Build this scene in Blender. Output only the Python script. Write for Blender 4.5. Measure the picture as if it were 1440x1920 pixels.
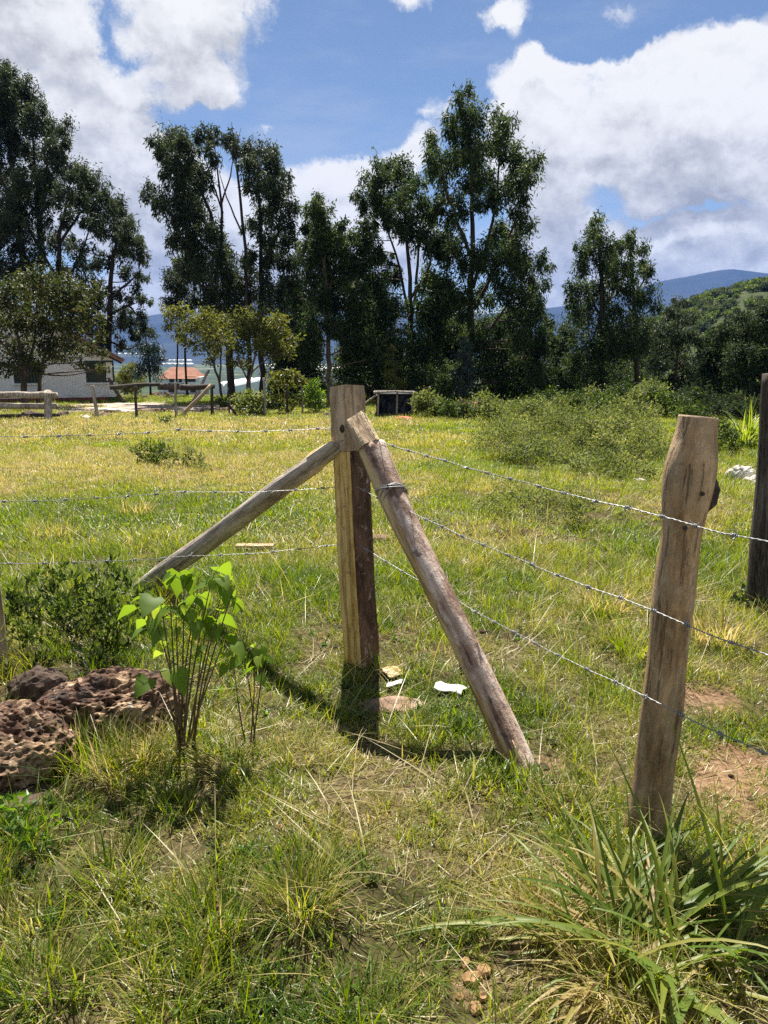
import bpy, math, random
import numpy as np
from mathutils import Vector, Matrix, noise as mnoise

for o in list(bpy.data.objects):
    bpy.data.objects.remove(o)
random.seed(11)
rng = np.random.default_rng(11)
SC = bpy.context.scene
COL = SC.collection

# ------------------------------------------------------------------ camera, sky, sun, exposure
F = 1443.0                      # focal length in photo pixels (photo 1440 x 1920)
PITCH = math.radians(11.55)
CAM = Vector((0, 0, 1.5))
cd = bpy.data.cameras.new('camera'); cam = bpy.data.objects.new('camera', cd); COL.objects.link(cam)
cd.sensor_fit = 'VERTICAL'; cd.sensor_height = 24.0; cd.sensor_width = 18.0
cd.lens = 24.0 * F / 1920.0
cd.clip_start = 0.05; cd.clip_end = 30000
cam.location = CAM; cam.rotation_euler = (math.pi / 2 - PITCH, 0, 0)
SC.camera = cam
FWD = Vector((0, math.cos(PITCH), -math.sin(PITCH)))
UPV = Vector((0, math.sin(PITCH), math.cos(PITCH)))
RGT = Vector((1, 0, 0))

SUN_EL = math.radians(58.5)
SUN_AZ = math.radians(-5.0)     # from +Y (straight ahead) towards -X
sun_dir = Vector((math.sin(SUN_AZ) * math.cos(SUN_EL), math.cos(SUN_AZ) * math.cos(SUN_EL), math.sin(SUN_EL)))
sl = bpy.data.lights.new('sun', 'SUN'); so = bpy.data.objects.new('sun', sl); COL.objects.link(so)
sl.energy = 5.0; sl.angle = math.radians(0.53); sl.color = (1.0, 0.94, 0.84)
so.rotation_euler = sun_dir.to_track_quat('Z', 'Y').to_euler()
so.location = (0, 0, 50)

vs = SC.view_settings
SC.display_settings.display_device = 'sRGB'
vs.view_transform = 'Standard'; vs.look = 'None'; vs.gamma = 1; vs.use_curve_mapping = False
vs.exposure = 1.42
SC.render.engine = 'CYCLES'
SC.cycles.use_denoising = False
SC.cycles.max_bounces = 8; SC.cycles.diffuse_bounces = 3; SC.cycles.glossy_bounces = 2
SC.cycles.transmission_bounces = 5; SC.cycles.transparent_max_bounces = 8; SC.cycles.volume_bounces = 0
SC.cycles.sample_clamp_indirect = 4.0


def nd(nt, t, ins=None, **props):
    n = nt.nodes.new(t)
    for k, v in props.items():
        setattr(n, k, v)
    for k, v in (ins or {}).items():
        s = n.inputs[k]
        if isinstance(v, bpy.types.NodeSocket):
            nt.links.new(v, s)
        else:
            s.default_value = v
    return n


def ramp(nt, fac, stops, interp='LINEAR'):
    n = nd(nt, 'ShaderNodeValToRGB', {'Fac': fac})
    cr = n.color_ramp; cr.interpolation = interp
    while len(cr.elements) < len(stops):
        cr.elements.new(0.5)
    for e, (p, c) in zip(cr.elements, stops):
        e.position = p; e.color = (c[0], c[1], c[2], 1) if len(c) == 3 else c
    return n.outputs['Color']


def mixc(nt, fac, a, b, blend='MIX'):
    n = nd(nt, 'ShaderNodeMix', {0: fac}, data_type='RGBA', blend_type=blend)
    for i, v in ((6, a), (7, b)):
        if isinstance(v, bpy.types.NodeSocket):
            nt.links.new(v, n.inputs[i])
        else:
            n.inputs[i].default_value = (v[0], v[1], v[2], 1)
    return n.outputs[2]


def mth(nt, op, a, b=0.0, c=0.0, clamp=False):
    n = nd(nt, 'ShaderNodeMath', {0: a, 1: b, 2: c}, operation=op, use_clamp=clamp)
    return n.outputs[0]


def vmath(nt, op, a, b=(0, 0, 0), out=0):
    n = nd(nt, 'ShaderNodeVectorMath', {0: a, 1: b}, operation=op)
    return n.outputs[out]


def maprange(nt, v, a, b, c=0.0, d=1.0, smooth=True):
    n = nd(nt, 'ShaderNodeMapRange', {'Value': v, 'From Min': a, 'From Max': b, 'To Min': c, 'To Max': d})
    n.interpolation_type = 'SMOOTHSTEP' if smooth else 'LINEAR'
    return n.outputs['Result']


def noise(nt, vec, scale, detail=4.0, rough=0.55, out='Fac'):
    return nd(nt, 'ShaderNodeTexNoise', {'Vector': vec, 'Scale': scale, 'Detail': detail, 'Roughness': rough}).outputs[out]


def ray(px, py):
    return FWD + RGT * ((px - 720.0) / F) + UPV * ((960.0 - py) / F)


# cloud banks: (px, py, rx, ry, weight) give only the direction of each bank in the sky
CLOUDS = [
    (40, -110, 220, 130, 1.2), (360, -90, 160, 90, 1.1), (1420, -160, 200, 60, .5),  # first two lie out of view above, added to grey the cloud below
    (40, 60, 170, 125, 1.3), (150, 150, 100, 90, .8), (345, 40, 150, 85, 1.4), (250, 85, 60, 34, .75), (310, 165, 150, 52, 1.15),
    (400, 175, 85, 36, .95), (140, 220, 120, 80, 1.1), (190, 320, 130, 120, 1.15), (30, 380, 110, 140, .9), (250, 420, 140, 130, 1.15), (350, 340, 90, 90, .8),
    (430, 430, 110, 80, .9), (615, 322, 100, 36, .95), (710, 318, 80, 28, .9), (590, 375, 110, 40, .9), (500, 250, 58, 30, 1.3),
    (795, 212, 76, 40, 1.4), (765, 275, 64, 30, 1.25), (942, 32, 56, 28, 1.0), (1150, 18, 100, 44, 1.1), (755, 3, 60, 24, 1.0), (560, 460, 160, 60, .8),
    (985, 130, 80, 45, 1.1), (1012, 105, 34, 36, .8), (1080, 190, 130, 66, 1.2), (1215, 170, 160, 76, 1.2), (1390, 130, 150, 85, 1.3),
    (1110, 270, 180, 100, 1.2), (1330, 260, 200, 120, 1.3), (1035, 370, 100, 130, 1.1), (1240, 340, 95, 60, 1.1), (1440, 330, 110, 58, 1.1),
    (1050, 490, 100, 110, 1.1), (1230, 440, 120, 42, 1.1), (1410, 445, 140, 60, 1.2), (1280, 510, 240, 50, 1.1), (720, 460, 200, 60, .8),
    (240, 570, 180, 40, .75), (1010, 590, 200, 44, .8), (600, 610, 400, 40, .6), (1400, 560, 260, 40, .75), (520, 540, 120, 30, .7),
]
HOLES = [(205, 70, 50, 62, 1.5), (262, 118, 60, 20, .6), (1065, 95, 40, 40, .5), (1290, 210, 120, 16, .35), (1125, 362, 44, 40, 1.25), (1335, 388, 70, 18, 1.1), (1215, 404, 70, 14, .8), (690, 130, 230, 110, .6), (610, 250, 160, 40, .4), (330, 235, 100, 30, .4), (400, 225, 60, 26, .4), (1040, 60, 200, 40, .3)]


def build_world():
    w = bpy.data.worlds.new('World'); SC.world = w; w.use_nodes = True
    nt = w.node_tree; nt.nodes.clear()
    grp = bpy.data.node_groups.new('cloud_density', 'ShaderNodeTree')
    grp.interface.new_socket('Vector', in_out='INPUT', socket_type='NodeSocketVector')
    grp.interface.new_socket('Density', in_out='OUTPUT', socket_type='NodeSocketFloat')
    gi = grp.nodes.new('NodeGroupInput'); go = grp.nodes.new('NodeGroupOutput')
    V = gi.outputs[0]
    wn = noise(grp, V, 12.0, 7.0, 0.65, 'Color')
    warp = vmath(grp, 'MULTIPLY', vmath(grp, 'SUBTRACT', wn, (.5, .5, .5)), (.07, .07, .06))
    W = vmath(grp, 'ADD', V, warp)
    acc = None
    for lst, sg in ((CLOUDS, 1), (HOLES, -1)):
        for (px, py, rx, ry, wt) in lst:
            d = ray(px, py); k = 1.0 / d.length; d = d.normalized()
            sub = vmath(grp, 'SUBTRACT', W, tuple(d))
            sx, sz = F / (rx * 1.42 * k), F / (ry * 1.42 * k)
            ln = vmath(grp, 'LENGTH', vmath(grp, 'MULTIPLY', sub, (sx, min(sx, sz) * .5, sz)), out=1)
            v = maprange(grp, ln, 1.0, 0.0, 0.0, wt * sg * .95, smooth=False)
            acc = v if acc is None else mth(grp, 'ADD', acc, v)
    # the rest of the sky carries broken cloud of the same kind
    ahead = nd(grp, 'ShaderNodeVectorMath', {0: V, 1: tuple(FWD)}, operation='DOT_PRODUCT').outputs['Value']
    away = maprange(grp, ahead, 0.80, 0.55)
    big = mth(grp, 'MULTIPLY', maprange(grp, noise(grp, V, 2.6, 3.0, .5), .47, .66), away)
    acc = mth(grp, 'ADD', acc, mth(grp, 'MULTIPLY', big, 1.1))
    acc = mth(grp, 'MINIMUM', acc, 1.0)
    f1 = mth(grp, 'SUBTRACT', noise(grp, W, 6.5, 12.0, .60), .5)
    f2 = mth(grp, 'SUBTRACT', noise(grp, W, 24.0, 9.0, .62), .5)
    dens = mth(grp, 'ADD', mth(grp, 'ADD', acc, mth(grp, 'MULTIPLY', f1, 2.6)), mth(grp, 'MULTIPLY', f2, .9))
    grp.links.new(dens, go.inputs[0])

    sky = nd(nt, 'ShaderNodeTexSky', sky_type='NISHITA', sun_disc=False, sun_elevation=SUN_EL, sun_rotation=SUN_AZ,
             altitude=2100.0, air_density=1.0, dust_density=0.6, ozone_density=1.6)
    skyc = nd(nt, 'ShaderNodeHueSaturation', {'Color': sky.outputs[0], 'Saturation': 1.0, 'Value': SKYV}).outputs[0]
    V = nd(nt, 'ShaderNodeTexCoord').outputs['Generated']
    def dens_at(off):
        g = nt.nodes.new('ShaderNodeGroup'); g.node_tree = grp
        nt.links.new(vmath(nt, 'ADD', V, off), g.inputs[0])
        return g.outputs[0]
    d0 = dens_at((0, 0, 0)); d1 = dens_at((-.003, .0, .028)); d2 = dens_at((-.012, 0, .10))
    alpha = maprange(nt, d0, .24, .74)
    relief = mth(nt, 'SUBTRACT', d0, d1)
    thick = mth(nt, 'ADD', mth(nt, 'MULTIPLY', d1, .45), mth(nt, 'MULTIPLY', d2, .65))
    shade = maprange(nt, mth(nt, 'SUBTRACT', thick, mth(nt, 'MULTIPLY', relief, .75)), .16, 2.0, smooth=False)
    wv = vmath(nt, 'MULTIPLY', V, (1.0, 1.0, 1.5))
    lump = mth(nt, 'SUBTRACT', noise(nt, wv, 10.0, 8.0, .58), .5)
    lump2 = mth(nt, 'SUBTRACT', noise(nt, vmath(nt, 'ADD', wv, (.0, .0, .018)), 10.0, 8.0, .58), .5)
    shade = mth(nt, 'ADD', mth(nt, 'ADD', shade, mth(nt, 'MULTIPLY', lump, .6)), mth(nt, 'MULTIPLY', mth(nt, 'SUBTRACT', lump2, lump), 1.9))
    cl = ramp(nt, shade, [(0.0, (1.12, 1.11, 1.09)), (.28, (.98, .98, .97)), (.55, (.74, .745, .75)), (.8, (.56, .565, .58)), (1.0, (.46, .465, .48))])
    cl = vmath(nt, 'SCALE', cl); cl.node.inputs['Scale'].default_value = CLOUDV
    veil = maprange(nt, noise(nt, vmath(nt, 'MULTIPLY', V, (2.2, 2.2, 9.0)), 2.0, 7.0, .6), .45, .75, 0.0, .22)
    skyc = mixc(nt, veil, skyc, (CLOUDV * .8, CLOUDV * .82, CLOUDV * .86))
    col = mixc(nt, alpha, skyc, cl)
    bg = nd(nt, 'ShaderNodeBackground', {'Color': col, 'Strength': SKYS})
    nt.links.new(bg.outputs[0], nd(nt, 'ShaderNodeOutputWorld').inputs['Surface'])
    w.cycles.sampling_method = 'MANUAL'; w.cycles.sample_map_resolution = 1024


SKYS = 0.09; SKYV = 0.44; CLOUDV = 3.75; HAZE = 1.0e-4
build_world()

# ------------------------------------------------------------------ helpers
def _h(ix, iy, seed):
    n = (ix * 374761393 + iy * 668265263 + seed * 974711) & 0x7fffffff
    n = ((n ^ (n >> 13)) * 1274126177) & 0x7fffffff
    return ((n ^ (n >> 16)) & 0xffff) / 65535.0


def vn(x, y, seed=0):
    x = np.asarray(x, float); y = np.asarray(y, float)
    ix = np.floor(x).astype(np.int64); iy = np.floor(y).astype(np.int64)
    fx = x - ix; fy = y - iy
    fx = fx * fx * (3 - 2 * fx); fy = fy * fy * (3 - 2 * fy)
    a = _h(ix, iy, seed); b = _h(ix + 1, iy, seed); c = _h(ix, iy + 1, seed); d = _h(ix + 1, iy + 1, seed)
    return (a * (1 - fx) + b * fx) * (1 - fy) + (c * (1 - fx) + d * fx) * fy


def fbm(x, y, seed=0, oct=4):
    s = 0; a = .5; t = 0
    for i in range(oct):
        s = s + a * vn(x * 2 ** i, y * 2 ** i, seed + i); t += a; a *= .5
    return s / t


BUMPS = [(-1.55, 3.15, .55, .16), (-.55, 2.65, .3, .05), (.72, 1.6, .35, .05), (-1.5, 4.5, .7, .05), (2.6, 8.5, 1.5, .15), (-.35, 2.0, .4, .05)]


def hgt(x, y):
    x = np.asarray(x, float); y = np.asarray(y, float)
    z = np.interp(y, [-5000, 4, 40, 60, 200, 600, 900, 9000], [0, 0, -.72, -1.5, -8.6, -26, -30, -30])
    k = np.clip(1 - (np.abs(y) + np.abs(x) - 60) / 60, 0, 1)
    z = z + k * (.05 * (fbm(x * .9, y * .9, 5, 3) - .5) + .03 * (fbm(x * 3.1, y * 3.1, 9, 3) - .5))
    for bx, by, r, h in BUMPS:
        z = z + h * np.exp(-((x - bx) ** 2 + (y - by) ** 2) / (r * r))
    return z


def P(px, py, Y):
    d = ray(px, py)
    return CAM + d * (Y / d.y)


def G(px, py):
    d = ray(px, py)
    ts = np.geomspace(.8, 6000, 9000)
    z = CAM.z + d.z * ts - hgt(d.x * ts, d.y * ts)
    i = int(np.argmax(z < 0))
    t = ts[i - 1] + (ts[i] - ts[i - 1]) * z[i - 1] / (z[i - 1] - z[i])
    return CAM + d * t


def mpp(p):
    """metres per photo pixel at the point p"""
    return (Vector(p) - CAM).dot(FWD) / F


class Geo:
    def __init__(s):
        s.V = []; s.T = []; s.FS = []; s.n = 0

    def add(s, V, Fc, tone=.5, mi=0):
        V = np.asarray(V, float).reshape(-1, 3)
        s.V.append(V)
        s.T.append(np.broadcast_to(np.asarray(tone, float), (len(V),)))
        if not isinstance(Fc, list):
            Fc = [Fc]
        for f in Fc:
            f = np.asarray(f, np.int64)
            if len(f):
                s.FS.append((f + s.n, mi))
        s.n += len(V)
        return s

    def mesh(s, name, mats, smooth=False, origin=None):
        V = np.concatenate(s.V); 
        if origin is not None:
            V = V - np.asarray(origin, float)
        me = bpy.data.meshes.new(name)
        me.vertices.add(len(V)); me.vertices.foreach_set('co', V.astype(np.float32).ravel())
        loops = np.concatenate([f.ravel() for f, _ in s.FS])
        tot = np.concatenate([np.full(len(f), f.shape[1]) for f, _ in s.FS])
        mi = np.concatenate([np.full(len(f), m) for f, m in s.FS])
        st = np.concatenate([[0], np.cumsum(tot)[:-1]])
        me.loops.add(len(loops)); me.loops.foreach_set('vertex_index', loops.astype(np.int32))
        me.polygons.add(len(tot)); me.polygons.foreach_set('loop_start', st.astype(np.int32))
        me.polygons.foreach_set('material_index', mi.astype(np.int32))
        me.polygons.foreach_set('use_smooth', np.full(len(tot), bool(smooth)))
        a = me.attributes.new('tone', 'FLOAT', 'POINT')
        a.data.foreach_set('value', np.concatenate(s.T).astype(np.float32))
        for m in (mats if isinstance(mats, (list, tuple)) else [mats]):
            me.materials.append(m)
        me.update(calc_edges=True)
        return me

    def obj(s, name, mats, parent=None, smooth=False, origin=None, **props):
        if origin is None and parent is not None:
            origin = ORG.get(parent.name)
        return link(name, s.mesh(name, mats, smooth, origin), parent, (0, 0, 0) if parent is not None else origin, **props)


ORG = {}


def link(name, data, parent=None, loc=None, **props):
    o = bpy.data.objects.new(name, data); COL.objects.link(o)
    if parent is not None:
        o.parent = parent
    if loc is not None:
        o.location = loc
    for k, v in props.items():
        if v is not None:
            o[k] = v
    return o


def root(name, loc, label, cat, group=None):
    o = link(name, None, None, tuple(loc), label=label, category=cat, group=group)
    o.empty_display_size = .2
    ORG[o.name] = tuple(loc)
    return o


def nrm(a):
    return a / np.maximum(np.linalg.norm(a, axis=-1, keepdims=True), 1e-9)


def tube(pts, rad, k=8, cap=True, prof=None, rseed=None):
    pts = np.asarray(pts, float); n = len(pts)
    rad = np.broadcast_to(np.asarray(rad, float), (n,))
    t = nrm(np.gradient(pts, axis=0))
    ref = np.array([0, 0, 1.]) if abs(t[0, 2]) < .9 else np.array([1., 0, 0])
    u = np.zeros((n, 3)); u[0] = nrm(np.cross(ref, t[0]))
    for i in range(1, n):
        q = u[i - 1] - t[i] * np.dot(u[i - 1], t[i]); u[i] = nrm(q)
    w = np.cross(t, u)
    a = np.arange(k) * 2 * math.pi / k
    R = rad[:, None] * (np.ones((n, k)) if prof is None else prof)
    V = pts[:, None] + R[..., None] * (u[:, None] * np.cos(a)[None, :, None] + w[:, None] * np.sin(a)[None, :, None])
    V = V.reshape(-1, 3)
    i = np.arange(n - 1)[:, None] * k; j = np.arange(k)[None, :]; j2 = (j + 1) % k
    Q = np.stack([i + j, i + j2, i + k + j2, i + k + j], -1).reshape(-1, 4)
    fs = [Q]
    if cap:
        fs.append(np.arange(k)[::-1][None, :]); fs.append((np.arange(k) + (n - 1) * k)[None, :])
    return V, fs


def box(c, s, rz=0.0, ry=0.0):
    x, y, z = [v / 2 for v in s]
    V = np.array([(-x, -y, -z), (x, -y, -z), (x, y, -z), (-x, y, -z), (-x, -y, z), (x, -y, z), (x, y, z), (-x, y, z)])
    M = np.array(Matrix.Rotation(rz, 3, 'Z') @ Matrix.Rotation(ry, 3, 'Y'))
    Q = np.array([(0, 3, 2, 1), (4, 5, 6, 7), (0, 1, 5, 4), (1, 2, 6, 5), (2, 3, 7, 6), (3, 0, 4, 7)])
    return V @ M.T + np.array(c), Q


def leaves(Pn, D, L, W, fold=.15):
    N = len(Pn); D = nrm(D)
    side = nrm(np.cross(D, rng.normal(size=(N, 3)))); up = np.cross(side, D)
    L = np.broadcast_to(np.asarray(L, float), (N,))[:, None]; W = np.broadcast_to(np.asarray(W, float), (N,))[:, None]
    m = Pn + D * L * .42 + up * W * fold
    V = np.stack([Pn, m + side * W / 2, Pn + D * L, m - side * W / 2], 1).reshape(-1, 3)
    return V, np.arange(4 * N).reshape(-1, 4)


def blades(base, az, lean, curv, L, W, K=4):
    """grass blades as ribbons: base (N,3), azimuth, lean from upright, extra curve, length, width"""
    N = len(base); t = np.linspace(0, 1, K)[None, :]
    ang = lean[:, None] + curv[:, None] * t
    dt = 1.0 / (K - 1)
    h = np.concatenate([np.zeros((N, 1)), np.cumsum(np.sin(ang[:, :-1] + curv[:, None] * dt / 2), 1) * dt], 1) * L[:, None]
    z = np.concatenate([np.zeros((N, 1)), np.cumsum(np.cos(ang[:, :-1] + curv[:, None] * dt / 2), 1) * dt], 1) * L[:, None]
    d = np.stack([np.cos(az), np.sin(az)], 1); s = np.stack([-np.sin(az), np.cos(az)], 1)
    tw = rng.uniform(-.5, .5, N)
    s = s * np.cos(tw)[:, None] + d * np.sin(tw)[:, None]
    w = W[:, None] * np.array([.8, 1.0, .72, .12] if K == 4 else list(np.sin(np.linspace(.5, 3.05, K))))[None, :] / 2
    sp = np.zeros((N, K, 3)); sp[..., :2] = h[..., None] * d[:, None]; sp[..., 2] = z
    sp += base[:, None]
    sd = np.zeros((N, K, 3)); sd[..., :2] = s[:, None] * w[..., None]
    V = np.stack([sp - sd, sp + sd], 2).reshape(-1, 3)
    b = np.arange(N)[:, None] * 2 * K + np.arange(K - 1)[None, :] * 2
    Q = np.stack([b, b + 1, b + 3, b + 2], -1).reshape(-1, 4)
    return V, Q


# ------------------------------------------------------------------ materials
def newmat(name):
    m = bpy.data.materials.new(name); m.use_nodes = True
    m.node_tree.nodes.clear()
    return m, m.node_tree


def out(nt, sh):
    nt.links.new(sh, nd(nt, 'ShaderNodeOutputMaterial').inputs['Surface'])


def pbsdf(nt, col, rough=.8, spec=.3, bump=None, bstr=.4, bdist=.01, metal=0.0):
    n = nd(nt, 'ShaderNodeBsdfPrincipled', {'Base Color': col if isinstance(col, bpy.types.NodeSocket) else (*col, 1), 'Roughness': rough,
                                            'Specular IOR Level': spec, 'Metallic': metal})
    if bump is not None:
        b = nd(nt, 'ShaderNodeBump', {'Height': bump, 'Strength': bstr, 'Distance': bdist})
        nt.links.new(b.outputs[0], n.inputs['Normal'])
    return n.outputs[0]


def leafmat(name, stops, trans=.35, tcol=1.5, rough=.5, spec=.35, inst=0.0):
    m, nt = newmat(name)
    t = nd(nt, 'ShaderNodeAttribute', attribute_name='tone').outputs['Fac']
    if inst:
        ti = nd(nt, 'ShaderNodeAttribute', attribute_name='itone', attribute_type='INSTANCER').outputs['Fac']
        t = mth(nt, 'ADD', mth(nt, 'MULTIPLY', t, 1 - inst), mth(nt, 'MULTIPLY', ti, inst))
    c = ramp(nt, t, stops)
    p = pbsdf(nt, c, rough, spec)
    tc = nd(nt, 'ShaderNodeHueSaturation', {'Color': c, 'Hue': .485, 'Saturation': 1.1, 'Value': tcol}).outputs[0]
    tr = nd(nt, 'ShaderNodeBsdfTranslucent', {'Color': tc}).outputs[0]
    out(nt, nd(nt, 'ShaderNodeMixShader', {0: trans, 1: p, 2: tr}).outputs[0])
    return m


def ocoord(nt):
    return nd(nt, 'ShaderNodeTexCoord').outputs['Object']


def barkmat(name, stops, sx=9.0, sz=1.4, bump=.5):
    m, nt = newmat(name)
    v = vmath(nt, 'MULTIPLY', ocoord(nt), (sx, sx, sz))
    n = noise(nt, v, 1.0, 6, .65)
    out(nt, pbsdf(nt, ramp(nt, n, stops), .85, .2, n, bump, .02))
    return m


EUC = [(0, (.012, .026, .010)), (.35, (.032, .058, .018)), (.65, (.062, .096, .028)), (.9, (.115, .14, .048)), (1, (.15, .13, .06))]
M = {}
M['euc'] = leafmat('eucalyptus_leaf', EUC, .38, 1.6, .55, .2)
M['euc_grey'] = leafmat('grey_eucalyptus_leaf', [(0, (.016, .026, .014)), (.4, (.036, .054, .024)), (.75, (.068, .088, .038)), (1, (.12, .13, .065))], .36, 1.5, .55, .2)
M['dark'] = leafmat('dark_leaf', [(0, (.010, .019, .009)), (.5, (.032, .052, .018)), (.85, (.07, .095, .030)), (1, (.12, .11, .05))], .34, 1.5, .6, .15)
M['olive'] = leafmat('olive_leaf', [(0, (.016, .026, .008)), (.4, (.042, .058, .014)), (.75, (.085, .095, .026)), (.93, (.14, .10, .04)), (1, (.22, .09, .04))], .38, 1.6, .5, .25)
M['lime'] = leafmat('yellow_green_leaf', [(0, (.05, .065, .016)), (.4, (.10, .115, .022)), (.75, (.15, .17, .03)), (1, (.17, .12, .06))], .42, 1.6, .5, .3)
M['scrub'] = leafmat('scrub_leaf', [(0, (.05, .072, .018)), (.45, (.115, .15, .036)), (.8, (.19, .21, .065)), (1, (.32, .26, .14))], .48, 1.6, .55, .3)
M['bright'] = leafmat('bright_leaf', [(0, (.04, .09, .012)), (.5, (.10, .19, .022)), (1, (.20, .28, .05))], .45, 1.6, .4, .4)
M['blue'] = leafmat('blue_green_leaf', [(0, (.018, .040, .036)), (.6, (.045, .080, .062)), (1, (.09, .12, .08))], .25, 1.3, .5, .4)
M['hedge'] = leafmat('shrub_leaf', [(0, (.014, .026, .007)), (.5, (.042, .072, .014)), (.8, (.10, .15, .025)), (1, (.20, .25, .05))], .42, 1.7, .5, .25)
M['heart'] = leafmat('heart_leaf', [(0, (.05, .10, .014)), (.5, (.11, .185, .024)), (1, (.21, .27, .045))], .5, 1.9, .55, .22)
GR = [(0, (.026, .058, .005)), (.22, (.064, .128, .010)), (.45, (.135, .195, .015)), (.66, (.225, .240, .030)), (.83, (.34, .29, .095)), (1, (.47, .38, .20))]
M['grass'] = leafmat('grass_blade', GR, .5, 1.6, .42, .5, inst=.6)
M['tussock'] = leafmat('tussock_blade', GR, .5, 1.6, .55, .3)
M['strap'] = leafmat('strap_leaf', [(0, (.045, .085, .010)), (.35, (.10, .155, .020)), (.6, (.19, .21, .035)), (.8, (.30, .25, .08)), (1, (.36, .26, .14))], .42, 1.6, .45, .3)
M['bark'] = barkmat('brown_bark', [(.3, (.028, .020, .015)), (.55, (.085, .062, .045)), (.75, (.17, .13, .10))])
M['bark_pale'] = barkmat('pale_bark', [(.3, (.07, .05, .038)), (.5, (.17, .125, .09)), (.72, (.32, .26, .21))])
M['bark_dark'] = barkmat('dark_bark', [(.3, (.018, .015, .012)), (.6, (.05, .04, .032)), (.8, (.10, .08, .065))])
M['twig'] = barkmat('twig', [(.3, (.07, .045, .025)), (.7, (.20, .13, .075))], 40, 12)


def woodmat(name, stops, specks=None, sx=26.0, sz=1.6, bump=.6):
    m, nt = newmat(name)
    oc = ocoord(nt)
    g = noise(nt, vmath(nt, 'MULTIPLY', oc, (sx, sx, sz)), 1.0, 7, .62)
    b = noise(nt, vmath(nt, 'MULTIPLY', oc, (6, 6, 2.6)), 1.0, 4, .6)
    f = maprange(nt, mth(nt, 'ADD', mth(nt, 'MULTIPLY', g, .62), mth(nt, 'MULTIPLY', b, .38)), .39, .61, .26, .74, smooth=False)
    c = ramp(nt, f, stops)
    if specks:
        s = maprange(nt, noise(nt, vmath(nt, 'MULTIPLY', oc, (34, 34, 16)), 1.0, 5, .7), specks[1], specks[1] + .1)
        s = mth(nt, 'MULTIPLY', s, maprange(nt, noise(nt, vmath(nt, 'MULTIPLY', oc, (7, 7, 3)), 1.0, 3, .5), .42, .6))
        c = mixc(nt, mth(nt, 'MULTIPLY', s, specks[2]), c, specks[0])
    crack = maprange(nt, noise(nt, vmath(nt, 'MULTIPLY', oc, (sx * 1.8, sx * 1.8, sz * .6)), 1.0, 3, .55), .43, .37)
    c = mixc(nt, mth(nt, 'MULTIPLY', crack, .42), c, (.03, .02, .014))
    fine = noise(nt, vmath(nt, 'MULTIPLY', oc, (90, 90, 14)), 1.0, 5, .7)
    c = mixc(nt, mth(nt, 'MULTIPLY', maprange(nt, fine, .46, .62), .35), c, tuple(min(1, v * 1.35) for v in stops[-1][1]))
    c = mixc(nt, mth(nt, 'MULTIPLY', maprange(nt, noise(nt, vmath(nt, 'MULTIPLY', oc, (30, 30, 20)), 1.0, 6, .75), .42, .34), .55), c, tuple(v * .55 for v in stops[0][1]))
    h = mth(nt, 'ADD', mth(nt, 'SUBTRACT', g, mth(nt, 'MULTIPLY', crack, .6)), mth(nt, 'MULTIPLY', fine, .25))
    out(nt, pbsdf(nt, c, .82, .2, h, bump, .03))
    return m


GREYW = [(.30, (.15, .12, .095)), (.5, (.33, .275, .22)), (.70, (.52, .45, .37))]
M['wood_grey'] = woodmat('weathered_grey_wood', GREYW)
M['wood_tan'] = woodmat('tan_weathered_wood', [(.3, (.17, .115, .068)), (.5, (.37, .265, .165)), (.7, (.54, .42, .28))], sx=20)
M['wood_fresh'] = woodmat('fresh_cut_wood', [(.3, (.36, .24, .11)), (.5, (.55, .41, .22)), (.7, (.68, .55, .34))], sx=16)
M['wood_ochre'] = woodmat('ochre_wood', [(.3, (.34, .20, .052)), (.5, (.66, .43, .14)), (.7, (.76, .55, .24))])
M['wood_dark'] = woodmat('dark_old_wood', [(.3, (.022, .018, .015)), (.55, (.065, .052, .042)), (.75, (.15, .125, .105))])
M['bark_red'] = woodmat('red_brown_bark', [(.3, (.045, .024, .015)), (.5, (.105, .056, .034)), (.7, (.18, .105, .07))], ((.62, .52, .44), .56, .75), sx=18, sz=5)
M['bark_purple'] = woodmat('purple_brown_bark', [(.3, (.12, .078, .060)), (.5, (.27, .19, .152)), (.7, (.42, .33, .275))], ((.68, .58, .50), .50, .8), sx=16, sz=4)


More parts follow.
